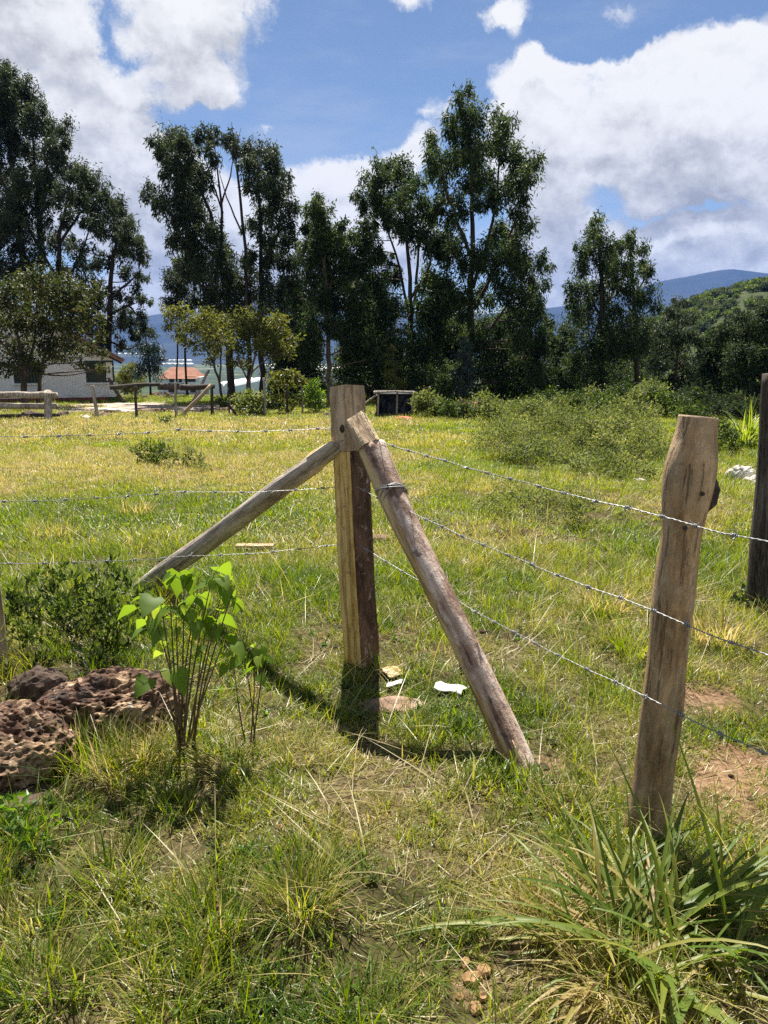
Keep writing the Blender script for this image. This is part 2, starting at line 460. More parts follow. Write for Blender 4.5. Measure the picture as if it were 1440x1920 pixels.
def brace_bark():
    m, nt = newmat('mottled_brace_bark'); oc = ocoord(nt)
    g = noise(nt, vmath(nt, 'MULTIPLY', oc, (24, 24, 2.2)), 1.0, 7, .65)
    b = noise(nt, vmath(nt, 'MULTIPLY', oc, (10, 10, 6)), 1.0, 6, .68)
    f = maprange(nt, mth(nt, 'ADD', mth(nt, 'MULTIPLY', g, .5), mth(nt, 'MULTIPLY', b, .5)), .40, .60, .25, .75, smooth=False)
    c = ramp(nt, f, [(.25, (.12, .070, .048)), (.45, (.34, .225, .165)), (.62, (.50, .37, .285)), (.78, (.68, .55, .45))])
    sp = maprange(nt, noise(nt, vmath(nt, 'MULTIPLY', oc, (40, 40, 14)), 1.0, 6, .72), .50, .60)
    sp = mth(nt, 'MULTIPLY', sp, maprange(nt, b, .44, .58))
    c = mixc(nt, mth(nt, 'MULTIPLY', sp, .8), c, (.66, .57, .50))
    dk = maprange(nt, noise(nt, vmath(nt, 'MULTIPLY', oc, (13, 13, 9)), 1.0, 5, .7), .42, .34)
    c = mixc(nt, mth(nt, 'MULTIPLY', dk, .7), c, (.05, .032, .026))
    x = nd(nt, 'ShaderNodeSeparateXYZ', {0: oc}).outputs['X']
    pe = maprange(nt, mth(nt, 'ADD', mth(nt, 'ADD', x, -.008), mth(nt, 'MULTIPLY', mth(nt, 'SUBTRACT', noise(nt, vmath(nt, 'MULTIPLY', oc, (8, 8, 5)), 1.0, 6, .65), .5), .07)), -.040, -.046)
    pale = ramp(nt, maprange(nt, g, .38, .62, .2, .8, smooth=False), [(.25, (.24, .145, .06)), (.5, (.46, .32, .15)), (.75, (.60, .46, .26))])
    c = mixc(nt, pe, c, pale)
    h = mth(nt, 'SUBTRACT', mth(nt, 'ADD', mth(nt, 'MULTIPLY', g, .6), mth(nt, 'MULTIPLY', b, .8)), mth(nt, 'MULTIPLY', pe, .15))
    out(nt, pbsdf(nt, c, .85, .2, h, .8, .03))
    return m


def post_brown():
    m, nt = newmat('brown_post_wood'); oc = ocoord(nt)
    g = noise(nt, vmath(nt, 'MULTIPLY', oc, (24, 24, 3.0)), 1.0, 8, .66)
    b = noise(nt, vmath(nt, 'MULTIPLY', oc, (8, 8, 4)), 1.0, 5, .62)
    f = maprange(nt, mth(nt, 'ADD', mth(nt, 'MULTIPLY', g, .5), mth(nt, 'MULTIPLY', b, .5)), .40, .60, .25, .75, smooth=False)
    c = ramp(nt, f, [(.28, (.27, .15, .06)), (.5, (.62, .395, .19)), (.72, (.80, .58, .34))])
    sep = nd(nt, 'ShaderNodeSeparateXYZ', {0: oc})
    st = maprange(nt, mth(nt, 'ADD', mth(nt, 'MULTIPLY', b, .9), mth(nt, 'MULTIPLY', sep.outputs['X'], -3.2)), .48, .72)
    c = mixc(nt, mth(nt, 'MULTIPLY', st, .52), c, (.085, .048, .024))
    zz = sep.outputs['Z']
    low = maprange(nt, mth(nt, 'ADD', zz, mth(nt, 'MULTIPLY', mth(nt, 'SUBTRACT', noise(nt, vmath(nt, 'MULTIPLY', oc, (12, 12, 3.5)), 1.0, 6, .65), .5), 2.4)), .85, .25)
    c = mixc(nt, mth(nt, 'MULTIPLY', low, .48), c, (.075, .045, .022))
    mott = maprange(nt, noise(nt, vmath(nt, 'MULTIPLY', oc, (18, 18, 9)), 1.0, 8, .75), .44, .60)
    c = mixc(nt, mth(nt, 'MULTIPLY', mott, .35), c, (.50, .39, .25))
    kn = maprange(nt, noise(nt, vmath(nt, 'MULTIPLY', oc, (16, 16, 7)), 1.0, 2, .4), .30, .23)
    c = mixc(nt, mth(nt, 'MULTIPLY', kn, .75), c, (.05, .026, .015))
    cr = maprange(nt, noise(nt, vmath(nt, 'MULTIPLY', oc, (46, 46, 3.2)), 1.0, 4, .6), .41, .36)
    c = mixc(nt, mth(nt, 'MULTIPLY', cr, .5), c, (.07, .042, .022))
    out(nt, pbsdf(nt, c, .72, .3, mth(nt, 'ADD', mth(nt, 'SUBTRACT', mth(nt, 'MULTIPLY', g, .7), mth(nt, 'MULTIPLY', cr, .6)), mth(nt, 'MULTIPLY', mott, .15)), .8, .03))
    return m


def endgrain():
    m, nt = newmat('end_grain'); oc = ocoord(nt)
    r = vmath(nt, 'LENGTH', vmath(nt, 'MULTIPLY', oc, (1, 1, 0)), out=1)
    w = mth(nt, 'SINE', mth(nt, 'ADD', mth(nt, 'MULTIPLY', r, 900), mth(nt, 'MULTIPLY', noise(nt, oc, 30, 3), 9)))
    c = ramp(nt, mth(nt, 'ADD', mth(nt, 'MULTIPLY', w, .12), noise(nt, oc, 40, 4)), [(.3, (.25, .17, .10)), (.7, (.48, .37, .25))])
    out(nt, pbsdf(nt, c, .85, .2, noise(nt, oc, 120, 3), .4, .003))
    return m


M['brace_bark'] = brace_bark(); M['post_brown'] = post_brown(); M['end'] = endgrain()


def simple(name, stops, scale=6.0, rough=.85, spec=.25, detail=5, bump=.3, bdist=.01, metal=0.0):
    m, nt = newmat(name); oc = ocoord(nt)
    n = noise(nt, oc, scale, detail, .6)
    out(nt, pbsdf(nt, ramp(nt, n, stops), rough, spec, n, bump, bdist, metal))
    return m


def rockmat():
    m, nt = newmat('red_brown_rock'); oc = ocoord(nt)
    a = noise(nt, oc, 4.0, 6, .6); b = noise(nt, oc, 16.0, 9, .7); c3 = noise(nt, oc, 70.0, 4, .6)
    f = mth(nt, 'ADD', mth(nt, 'MULTIPLY', b, .6), mth(nt, 'MULTIPLY', c3, .4))
    red = ramp(nt, f, [(.36, (.022, .013, .010)), (.48, (.085, .048, .032)), (.58, (.175, .108, .074)), (.68, (.32, .235, .17))])
    tan = ramp(nt, f, [(.36, (.045, .032, .022)), (.48, (.20, .13, .078)), (.58, (.38, .27, .17)), (.68, (.56, .45, .32))])
    drk = ramp(nt, f, [(.36, (.018, .014, .012)), (.5, (.065, .048, .040)), (.66, (.17, .135, .115))])
    c = mixc(nt, maprange(nt, a, .50, .58), red, tan)
    c = mixc(nt, maprange(nt, a, .46, .38), c, drk)
    li = maprange(nt, noise(nt, oc, 26.0, 6, .7), .60, .66)
    c = mixc(nt, mth(nt, 'MULTIPLY', li, .6), c, (.46, .42, .36))
    out(nt, pbsdf(nt, c, .93, .15, f, .9, .015))
    return m


M['wire'] = simple('galvanised_wire', [(.3, (.20, .205, .21)), (.7, (.34, .345, .35))], 60, .5, .4, metal=.5, bump=0)
M['rock'] = rockmat()
M['rock_dark'] = simple('dark_rock', [(.3, (.026, .018, .013)), (.55, (.085, .058, .042)), (.75, (.18, .135, .10))], 11, .9, .2, 9, .8, .015)
M['rock_tan'] = simple('tan_stone', [(.3, (.09, .055, .038)), (.55, (.22, .145, .10)), (.75, (.36, .27, .20))], 14, .9, .2, 8, .6, .01)
M['rock_white'] = simple('pale_stone', [(.3, (.35, .31, .25)), (.6, (.66, .62, .55)), (.8, (.78, .75, .7))], 10, .85, .25, 8, .6, .02)
M['rock_orange'] = simple('orange_stone', [(.3, (.13, .065, .03)), (.55, (.30, .18, .085)), (.75, (.46, .32, .18))], 24, .85, .25, 8, .5, .006)
M['dung'] = simple('dark_clod', [(.3, (.025, .016, .012)), (.7, (.10, .066, .048))], 30, .95, .1, 6, .8, .01)
M['paper'] = simple('white_sheet', [(.3, (.48, .49, .45)), (.7, (.66, .66, .61))], 12, .6, .3, 3, .15, .003)
M['roof'] = simple('clay_roof_tile', [(.25, (.10, .05, .035)), (.5, (.27, .14, .09)), (.75, (.42, .30, .22))], 2.2, .85, .2, 6, .4, .02)
M['roof_red'] = simple('orange_roof_tile', [(.3, (.20, .08, .05)), (.7, (.34, .16, .10))], .8, .85, .2, 6, .3, .02)
M['green_paint'] = simple('dark_green_paint', [(.3, (.008, .035, .030)), (.7, (.02, .065, .055))], 6, .5, .4)
M['glass'] = simple('dark_window_glass', [(.3, (.008, .01, .012)), (.7, (.02, .024, .026))], 3, .12, .5, bump=0)
M['red_band'] = simple('red_plinth_paint', [(.3, (.16, .045, .038)), (.7, (.28, .085, .07))], 4, .8, .25)
M['black_sheet'] = simple('black_plastic_sheet', [(.3, (.004, .006, .011)), (.7, (.014, .019, .032))], 4, .45, .4, bump=.6, bdist=.05)
M['red_rag'] = simple('faded_red_cloth', [(.3, (.42, .10, .06)), (.7, (.60, .20, .13))], 5, .85, .2)
M['greenhouse'] = simple('white_greenhouse_film', [(.3, (.62, .64, .66)), (.7, (.8, .81, .82))], .2, .5, .4, bump=0)


def wall_white():
    m, nt = newmat('whitewashed_wall'); oc = ocoord(nt)
    z = nd(nt, 'ShaderNodeSeparateXYZ', {0: oc}).outputs['Z']
    n = noise(nt, oc, 2.2, 7, .62)
    c = ramp(nt, n, [(.25, (.80, .79, .76)), (.6, (.88, .87, .85))])
    dirt = maprange(nt, mth(nt, 'ADD', z, mth(nt, 'MULTIPLY', noise(nt, vmath(nt, 'MULTIPLY', oc, (1.6, 1.6, 3)), 1.0, 6, .65), 1.2)), 1.05, .6)
    c = mixc(nt, mth(nt, 'MULTIPLY', dirt, .8), c, (.38, .34, .28))
    out(nt, pbsdf(nt, c, .9, .2, n, .3, .02))
    return m


M['white'] = wall_white()


def groundmat():
    m, nt = newmat('field_earth')
    pos = nd(nt, 'ShaderNodeNewGeometry').outputs['Position']
    bare = nd(nt, 'ShaderNodeAttribute', attribute_name='bare').outputs['Fac']
    dry = nd(nt, 'ShaderNodeAttribute', attribute_name='dry').outputs['Fac']
    far = nd(nt, 'ShaderNodeAttribute', attribute_name='tone').outputs['Fac']
    n1 = noise(nt, pos, 3.0, 8, .65); n2 = noise(nt, pos, 40.0, 5, .65)
    thatch = ramp(nt, mth(nt, 'ADD', mth(nt, 'MULTIPLY', n1, .5), mth(nt, 'MULTIPLY', n2, .5)),
                  [(.3, (.014, .013, .005)), (.45, (.036, .032, .012)), (.58, (.072, .058, .026)), (.72, (.14, .105, .055))])
    strawc = ramp(nt, n2, [(.3, (.030, .022, .011)), (.5, (.085, .064, .033)), (.7, (.20, .155, .09))])
    earth = ramp(nt, mth(nt, 'ADD', mth(nt, 'MULTIPLY', n1, .4), mth(nt, 'MULTIPLY', n2, .6)),
                 [(.3, (.055, .028, .015)), (.5, (.165, .098, .056)), (.7, (.32, .22, .14))])
    c = mixc(nt, dry, thatch, strawc)
    c = mixc(nt, maprange(nt, mth(nt, 'ADD', bare, mth(nt, 'MULTIPLY', mth(nt, 'SUBTRACT', n2, .5), .7)), .3, .65), c, earth)
    # the valley: fields and scrub
    vz = nd(nt, 'ShaderNodeTexVoronoi', {'Vector': vmath(nt, 'MULTIPLY', pos, (.010, .006, 0)), 'Scale': 1.0, 'Randomness': .9})
    fld = ramp(nt, nd(nt, 'ShaderNodeSeparateColor', {0: vz.outputs['Color']}).outputs[0],
               [(0, (.025, .05, .02)), (.3, (.05, .085, .03)), (.5, (.10, .13, .045)), (.7, (.18, .17, .09)), (.9, (.04, .06, .025))])
    scr = maprange(nt, noise(nt, pos, .05, 6, .65), .44, .56)
    fld = mixc(nt, scr, fld, (.022, .036, .014))
    c = mixc(nt, far, c, fld)
    out(nt, pbsdf(nt, c, .95, .1, mth(nt, 'ADD', n2, n1), .6, .02))
    return m


M['ground'] = groundmat()


def hillmat(name, stops, scale):
    m, nt = newmat(name)
    pos = nd(nt, 'ShaderNodeNewGeometry').outputs['Position']
    n = mth(nt, 'ADD', mth(nt, 'MULTIPLY', noise(nt, pos, scale, 8, .68), .6), mth(nt, 'MULTIPLY', noise(nt, pos, scale * 7, 4, .6), .4))
    out(nt, pbsdf(nt, ramp(nt, n, stops), .95, .1, n, .8, .4 / scale * .1))
    return m


M['hill'] = hillmat('scrubby_hillside', [(.34, (.018, .030, .010)), (.48, (.034, .048, .015)), (.60, (.065, .074, .027)), (.74, (.19, .155, .09))], .09)
M['mount'] = hillmat('far_mountain_slope', [(.3, (.008, .016, .020)), (.5, (.016, .027, .030)), (.7, (.038, .045, .042))], .004)  # slope colour tinted blue, standing in for part of the distance haze

# ------------------------------------------------------------------ the setting: ground, hill, mountains
BARE = []       # (x, y, radius, weight)
for px, py, r, w in [(1385, 1455, .28, 1.0), (1410, 1540, .28, .8), (1330, 1500, .16, .6), (740, 1185, .22, .6), (790, 1175, .2, .55), (1370, 1590, .14, .8),
                     (620, 1195, .12, .7), (885, 1845, .09, .8), (905, 1780, .07, .6), (935, 1390, .14, .6), (1010, 1435, .13, .8), (1260, 1395, .2, .5), (1215, 1258, .25, .4),
                     (1320, 1290, .4, .7), (1090, 1180, .15, .4), (480, 1045, .3, .4), (90, 1560, .1, .5), (560, 1330, .1, .4), (1130, 1400, .12, .3)]:
    g = G(px, py); BARE.append((g.x, g.y, r, w))
for px, py, r, w in [(250, 770, 2.4, 2.5), (330, 768, 2.4, 2.5), (400, 768, 2.2, 2.5), (230, 760, 2.0, 2.5), (450, 768, 1.3, .6), (170, 765, 1.6, .7), (60, 775, 2.5, .5)]:
    g = G(px, py); BARE.append((g.x, g.y, r, w))


def bare_at(x, y):
    b = np.zeros_like(np.asarray(x, float))
    for bx, by, r, w in BARE:
        b = np.maximum(b, w * np.exp(-(((x - bx) ** 2 + (y - by) ** 2) / (r * r)) ** 1.5))
    b = b * np.clip(.15 + 1.1 * fbm(x * 6, y * 6, 31, 3), 0, 1) + .5 * np.clip((fbm(x * 1.1, y * 1.1, 41, 4) - .66) * 5, 0, 1)
    return np.clip(b, 0, 1)


DRY = []
for px, py, r, w in [(560, 1480, .5, .5), (330, 1390, .4, .9), (720, 1550, .5, .55), (1390, 1520, .5, .8), (1010, 1700, .35, .7), (250, 880, 4, .7), (120, 850, 4, .7),
                     (1150, 1130, .7, .7), (1330, 1180, .6, .6), (700, 1130, .6, .5), (850, 800, 3, .8), (1130, 970, 1.5, .5), (450, 900, 3, .6), (200, 1000, 1.0, .4), (1200, 1420, .5, .7), (70, 1700, .3, .5), (480, 1760, .25, .6)]:
    g = G(px, py); DRY.append((g.x, g.y, r, w))
LUSH = []
for px, py, r, w in [(860, 885, 1.2, .9), (1160, 1010, .5, .9), (150, 970, 2.0, .8), (480, 960, 2, .7), (400, 790, 4, .8), (560, 1240, .5, .5), (690, 1330, .4, .9), (870, 1290, .4, .6),
                     (1340, 1080, .6, .8), (80, 1560, .3, .9), (640, 1760, .3, .9), (760, 1720, .3, .7), (600, 1850, .4, .6), (1390, 850, 1.5, .7), (640, 1110, .5, .5), (950, 1120, .7, .5)]:
    g = G(px, py); LUSH.append((g.x, g.y, r, w))


def dry_at(x, y):
    d = .52 * fbm(x * .8, y * .8, 51, 3) + .48 * fbm(x * 3.2, y * 3.2, 61, 3)
    d = np.clip((d - .36) * 2.6, 0, 1) + .12 * np.clip((np.asarray(y, float) - 5) / 6, 0, 1)
    for lst, s in ((DRY, .55), (LUSH, -.65)):
        for bx, by, r, w in lst:
            d = d + s * w * np.exp(-((x - bx) ** 2 + (y - by) ** 2) / (r * r))
    return np.clip(d, 0, 1)


def build_ground():
    ys = np.concatenate([-np.geomspace(400, 1.0, 24), np.linspace(-.6, 9, 175), np.geomspace(9.1, 5200, 130)])
    s = np.linspace(-1, 1, 261)
    s = np.sign(s) * (np.abs(s) ** 1.35)
    wd = np.maximum(9.0, 1.25 * np.abs(ys) + 6.0)
    X = s[None, :] * wd[:, None]; Y = np.repeat(ys[:, None], len(s), 1)
    Z = hgt(X, Y)
    n, k = X.shape
    V = np.stack([X, Y, Z], -1).reshape(-1, 3)
    i = np.arange(n - 1)[:, None] * k + np.arange(k - 1)[None, :]
    Q = np.stack([i, i + 1, i + k + 1, i + k], -1).reshape(-1, 4)
    g = Geo().add(V, Q, np.clip((V[:, 1] - 55) / 60, 0, 1))
    o = g.obj('ground', M['ground'], smooth=True, kind='structure')
    for nm, fn in (('bare', bare_at), ('dry', dry_at)):
        a = o.data.attributes.new(nm, 'FLOAT', 'POINT')
        a.data.foreach_set('value', fn(V[:, 0], V[:, 1]).astype(np.float32))


build_ground()


def bare_strip():  # real pale strip, widened before the house to bounce light onto its wall
    X, Y = np.meshgrid(np.linspace(-17.5, -3.6, 150), np.linspace(26.5, 36.5, 70))
    u = (X + 10.2) / 6.4; v = (Y - 30.8) / 4.2
    m = 1 - np.sqrt(u * u + v * v) + (fbm(X * .9, Y * .7, 161, 4) - .5) * 1.5
    n = X.shape[1]
    i = (np.arange(X.shape[0] - 1)[:, None] * n + np.arange(n - 1)[None, :]).reshape(-1)
    Q = np.stack([i, i + 1, i + n + 1, i + n], 1)
    Z = hgt(X, Y) + .02 + .05 * np.clip(m, -.2, .5) + .05 * (fbm(X * 1.5, Y * 1.5, 165, 4) - .5)
    mm = m.reshape(-1)[Q].mean(1)
    mt, nt = newmat('pale_bare_earth')
    pos = nd(nt, 'ShaderNodeNewGeometry').outputs['Position']
    n1 = noise(nt, pos, 1.6, 9, .7)
    out(nt, pbsdf(nt, ramp(nt, n1, [(.32, (.10, .075, .055)), (.45, (.30, .235, .19)), (.6, (.47, .39, .33)), (.75, (.60, .52, .46))]), .95, .1, n1, .8, .05))
    Geo().add(np.stack([X, Y, Z], -1).reshape(-1, 3), Q[mm > 0]).obj('bare_ground', mt, smooth=True, kind='structure')


bare_strip()


def ridge_sheet(name, mat, x0, x1, nx, y0, y1, ny, fz, smooth=True, **pr):
    X, Y = np.meshgrid(np.linspace(x0, x1, nx), np.linspace(y0, y1, ny))
    Z = fz(X, Y)
    i = np.arange(ny - 1)[:, None] * nx + np.arange(nx - 1)[None, :]
    Q = np.stack([i, i + 1, i + nx + 1, i + nx], -1).reshape(-1, 4)
    return Geo().add(np.stack([X, Y, Z], -1).reshape(-1, 3), Q).obj(name, mat, smooth=smooth, **pr)


def ang(px, py):
    d = ray(px, py)
    return d.x / d.y, d.z / d.y


def profile(pts, Y):
    a = [ang(*p) for p in pts]
    return [u * Y for u, _ in a], [CAM.z + v * Y for _, v in a]


def mount_z(X, Y):
    px_, pz_ = profile([(-2500, 560), (-1200, 520), (-500, 560), (0, 600), (200, 612), (300, 598), (420, 590), (560, 572), (700, 590), (900, 600), (1050, 585), (1150, 565), (1235, 537), (1290, 527),
                        (1340, 517), (1375, 513), (1440, 521), (1600, 540), (1900, 520), (2500, 560), (4000, 580)], 4200)
    H = np.interp(X * 4200 / np.maximum(Y, 1), px_, pz_) + 28
    t = np.clip((Y - 2700) / 1500, 0, 1); t = t ** 1.25
    back = np.clip(1 - (Y - 4200) / 900, 0, 1)
    r = (fbm(X / 420, Y / 420, 71, 5) - .5) * 130 + np.abs(fbm(X / 160, Y / 300, 75, 4) - .5) * -70
    return -34 + (H + 34) * t * back + r * np.clip(t * 1.6, 0, 1) * np.where(Y > 3700, np.clip(1 - (Y - 3700) / 450, .06, 1), 1) * back


ridge_sheet('mountain', M['mount'], -5200, 5200, 260, 2600, 5000, 90, mount_z, kind='structure')


def hill_z(X, Y):
    px_, pz_ = profile([(1000, 700), (1150, 640), (1240, 600), (1300, 571), (1340, 556), (1380, 545), (1440, 531), (1550, 520), (1750, 525), (2100, 560), (2600, 620)], 260)
    H = np.interp(X * 260 / np.maximum(Y, 1), px_, pz_)
    base = hgt(X, Y) - 1.5
    t = np.clip((Y - 95) / 165, 0, 1); t = t * t * (3 - 2 * t)
    b = np.clip(1 - (Y - 260) / 160, 0, 1); b = b * b * (3 - 2 * b)
    k = np.clip((X - 35) / 40, 0, 1)
    n = (fbm(X / 22, Y / 22, 81, 4) - .5) * 7 * np.clip(1 - np.abs(Y - 260) / 30, 0, 1) * .25 + (fbm(X / 22, Y / 22, 81, 4) - .5) * 7 * np.clip(np.abs(Y - 260) / 60, 0, 1)
    return base + np.maximum(H - base, 0) * t * b * k + n * k * t * b


ridge_sheet('hill', M['hill'], 34, 460, 190, 94, 425, 150, hill_z, kind='structure')

# ------------------------------------------------------------------ trees and shrubs
def arr(p):
    return np.array(p, float)


def plant(name, label, cat, Y, trunks, clumps, leaf, bark, base=None, group=None, dens=1.0, lw=(.20, .055), droop=.8, tw=.72, sat=0.0, depth=1.0,
          sprays=14, twig=True, rlimb=.032, crown='crown', trunk='trunk', spread=.34, squash=1.0):
    """trunks: lists of (px, py, radius in photo px); clumps: (px, py, r in photo px). Everything is set at its real distance Y."""
    first = trunks[0][0] if trunks else (base or clumps[0])
    bp = P(first[0], first[1], Y); bx, by = bp.x, Y
    org = Vector((bx, by, float(hgt(bx, by))))
    R = root(name, org, label, cat, group)
    m0 = mpp(org)
    tg = Geo(); paths = []; drs = []
    for tr in trunks:
        dy = 0 if not paths else rng.uniform(-.4, .4) * depth
        pts = [arr(P(a, b, Y + dy * (.3 + .7 * i / max(1, len(tr) - 1)))) for i, (a, b, _) in enumerate(tr)]
        if tr is trunks[0] or tr[0][1] > first[1] - 12:
            pts[0][2] = float(hgt(pts[0][0], pts[0][1])) - .15
        rad = [c * m0 * tw for _, _, c in tr]
        # resample with wobble
        s = np.linspace(0, len(pts) - 1, (len(pts) - 1) * 4 + 1)
        pp = np.stack([np.interp(s, range(len(pts)), [p[j] for p in pts]) for j in range(3)], 1)
        rr = np.interp(s, range(len(pts)), rad)
        if len(s) > 4:
            pp[1:-1] += rng.normal(size=(len(s) - 2, 3)) * rr[1:-1, None] * .28
        if tr is trunks[0]:
            rr[0] *= 1.35
        tg.add(*tube(pp, rr, 8)); paths.append((pp, rr))
    PT = np.concatenate([p for p, _ in paths]) if paths else arr([org])
    PR = np.concatenate([r for _, r in paths]) if paths else np.array([.02])
    cg = Geo()
    if name == 'eucalyptus_tree':
        clumps = [(c[0], c[1], c[2] * (1.14 if len(c) == 3 else 1)) for c in clumps]; dens *= 1.12
    if sat:
        clumps = list(clumps) + [(c[0] + rng.normal() * c[2] * .8, c[1] + rng.normal() * c[2] * .6 + 4, c[2] * rng.uniform(.5, .8)) for c in clumps if (c[1] > 430 or sat == .9) and rng.random() < sat]
    for c in clumps:
        px, py, r = c[:3]; dw = c[3] if len(c) > 3 else 1.0
        rm = r * m0
        dy = rng.uniform(-1, 1) * depth
        c0 = arr(P(px, py, Y + dy))
        d = np.linalg.norm(PT - c0, axis=1) + np.where(PT[:, 2] > c0[2] - .25 * rm, 3.0 * (PT[:, 2] - c0[2] + .25 * rm), 0)
        i = int(np.argmin(d)); a0 = PT[i]
        ln = np.linalg.norm(c0 - a0)
        mid = a0 * .5 + c0 * .5 + np.array([0, 0, -.08 * ln]) + rng.normal(size=3) * .05 * ln
        r0 = min(PR[i] * .55, rlimb * (.5 + ln * .25))
        tt = np.linspace(0, 1, 6)[:, None]
        pl = a0 * (1 - tt) ** 2 + mid * 2 * tt * (1 - tt) + c0 * tt * tt
        tg.add(*tube(pl, np.linspace(r0, r0 * .35, 6), 5, cap=False))
        ns = max(5, int(sprays * (rm / .6) ** 1.2))
        u = nrm(rng.normal(size=(ns, 3))) * (rng.random((ns, 1)) ** .45) * rm * (1 + .5 * rng.random((ns, 1)) ** 3)
        u[:, 2] *= squash
        sp = c0 + u
        if twig:
            for q in sp:
                b0 = pl[rng.integers(3, 6)]
                md = (b0 + q) / 2 + np.array([0, 0, .06 * rm])
                tg.add(*tube([b0, md, q], [r0 * .32, r0 * .22, r0 * .1], 3, cap=False))
        nl = int(1120 * dens * dw * (rm / .65) ** 2 * (.2 * .055 / (lw[0] * lw[1])) ** .85 / ns) + 1
        N = nl * ns
        idx = np.repeat(np.arange(ns), nl)
        off = rng.normal(size=(N, 3)) * spread * rm * (np.array([.62, .62, 1.05]) * rng.uniform(.55, 1.25, ns)[idx][:, None] if name == 'eucalyptus_tree' else np.array([1, 1, .8]))
        Pn = sp[idx] + off
        D = rng.normal(size=(N, 3)) * .55 + nrm(off + 1e-6) * .4 + np.array([0, 0, -droop])
        tone = np.clip(.42 + (rng.random(ns)[idx] - .5) * .42 + (rng.random(N) - .5) * .65, 0, 1)
        V, Q = leaves(Pn, D, rng.uniform(.65, 1.3, N) * lw[0], rng.uniform(.7, 1.3, N) * lw[1])
        cg.add(V, Q, np.repeat(tone, 4))
    if tg.n:
        tg.obj(trunk, bark, R, smooth=True)
    if cg.n:
        cg.obj(crown, leaf, R)
    return R


def C(s):
    v = [float(t) for t in s.replace(';', ',').split(',') if t.strip()]
    return [tuple(v[i:i + 3]) for i in range(0, len(v), 3)]


EU = 'eucalyptus trees along the far edge of the field'
# tallest eucalyptus, right of the middle
plant('eucalyptus_tree', 'tallest eucalyptus, narrow pointed top against the cloud, pinkish clothing at its foot', 'tree', 34.5,
      [[(882, 765, 10), (880, 680, 9), (884, 560, 8), (886, 450, 6), (884, 330, 4), (876, 175, 1.5)],
       [(885, 480, 5), (858, 420, 4), (838, 360, 2.5), (822, 285, 1.2)], [(887, 540, 5), (915, 450, 4), (930, 380, 3), (942, 225, 1.2)],
       [(889, 580, 5), (930, 500, 4), (965, 420, 3), (988, 330, 1.2)], [(884, 650, 5), (920, 615, 3.5), (960, 560, 2)]],
      C('875,178,14;866,205,20;886,222,20;852,236,17;872,262,24;898,290,24;868,300,20;940,222,15;948,245,20;936,268,18;958,290,18;818,270,17;812,300,19;826,325,20;836,360,16;984,302,18;992,325,18;970,340,20;'
        '918,335,24;945,358,22;882,345,20;905,378,20;858,385,18;826,395,17;978,392,19;985,418,15;962,440,22;935,440,22;920,492,26;850,425,16;838,470,22;868,498,18;958,485,24;984,512,22;1008,545,20;990,572,24;1018,600,18;1027,640,16;'
        '948,545,26;926,610,28;980,630,26;1012,660,20;896,640,22;856,556,22;842,612,24;866,682,22;926,690,28;975,700,26;832,536,20;820,455,16;905,560,18;950,650,28;1000,700,20;860,735,22;905,740,18;960,745,22'),
      M['euc'], M['bark'], sat=0.6, group=EU, dens=1.05, depth=1.6)
plant('eucalyptus_tree', 'broad domed eucalyptus just left of the tallest one, thin twin trunks showing in a gap', 'tree', 35.5,
      [[(771, 758, 8), (770, 640, 6.5), (768, 520, 5), (760, 410, 3.5), (742, 315, 1.3)], [(771, 620, 4), (782, 520, 3.5), (788, 420, 2)], [(768, 600, 4), (750, 500, 3), (715, 400, 1.6), (690, 350, 1)],
       [(770, 560, 3.5), (806, 500, 2.5), (815, 430, 1)]],
      C('735,315,17;715,325,17;755,330,20;692,345,13;775,345,18;705,372,20;732,378,24;765,380,22;790,395,18;676,385,12;668,370,9;810,410,17;722,415,20;756,425,20;790,445,18;692,425,18;820,462,18;682,462,22;712,480,18;672,515,24;702,535,24;'
        '735,515,15;802,525,22;822,555,22;794,590,26;735,580,24;696,600,26;668,575,22;758,645,28;710,655,28;800,660,26;682,660,24;740,690,26;780,710,24;700,715,24;830,700,20;668,720,20;650,480,12;660,440,10'),
      M['euc'], M['bark'], sat=0.6, group=EU, dens=1.15, depth=1.6)
plant('eucalyptus_tree', 'slender eucalyptus with a pale straight trunk rising directly behind the corner post', 'tree', 34.0,
      [[(617, 762, 6.5), (617, 690, 6), (615, 590, 5), (608, 480, 3.5), (594, 368, 1.2)], [(615, 560, 3), (632, 480, 2), (641, 410, 1)], [(614, 600, 3), (588, 560, 2), (568, 490, 1)]],
      C('594,370,11;588,390,17;606,402,15;598,418,20;580,432,18;622,440,20;602,458,24;572,468,16;638,462,17;641,415,10;664,446,11;612,498,26;580,515,24;640,515,24;562,556,20;600,558,28;640,562,24;666,536,17;578,604,24;622,616,20;650,612,22;'
        '560,636,18;590,652,22;650,660,24;668,606,18;548,600,14;676,640,16'),
      M['euc'], M['bark_pale'], sat=0.6, group=EU, dens=1.1, depth=1.3)
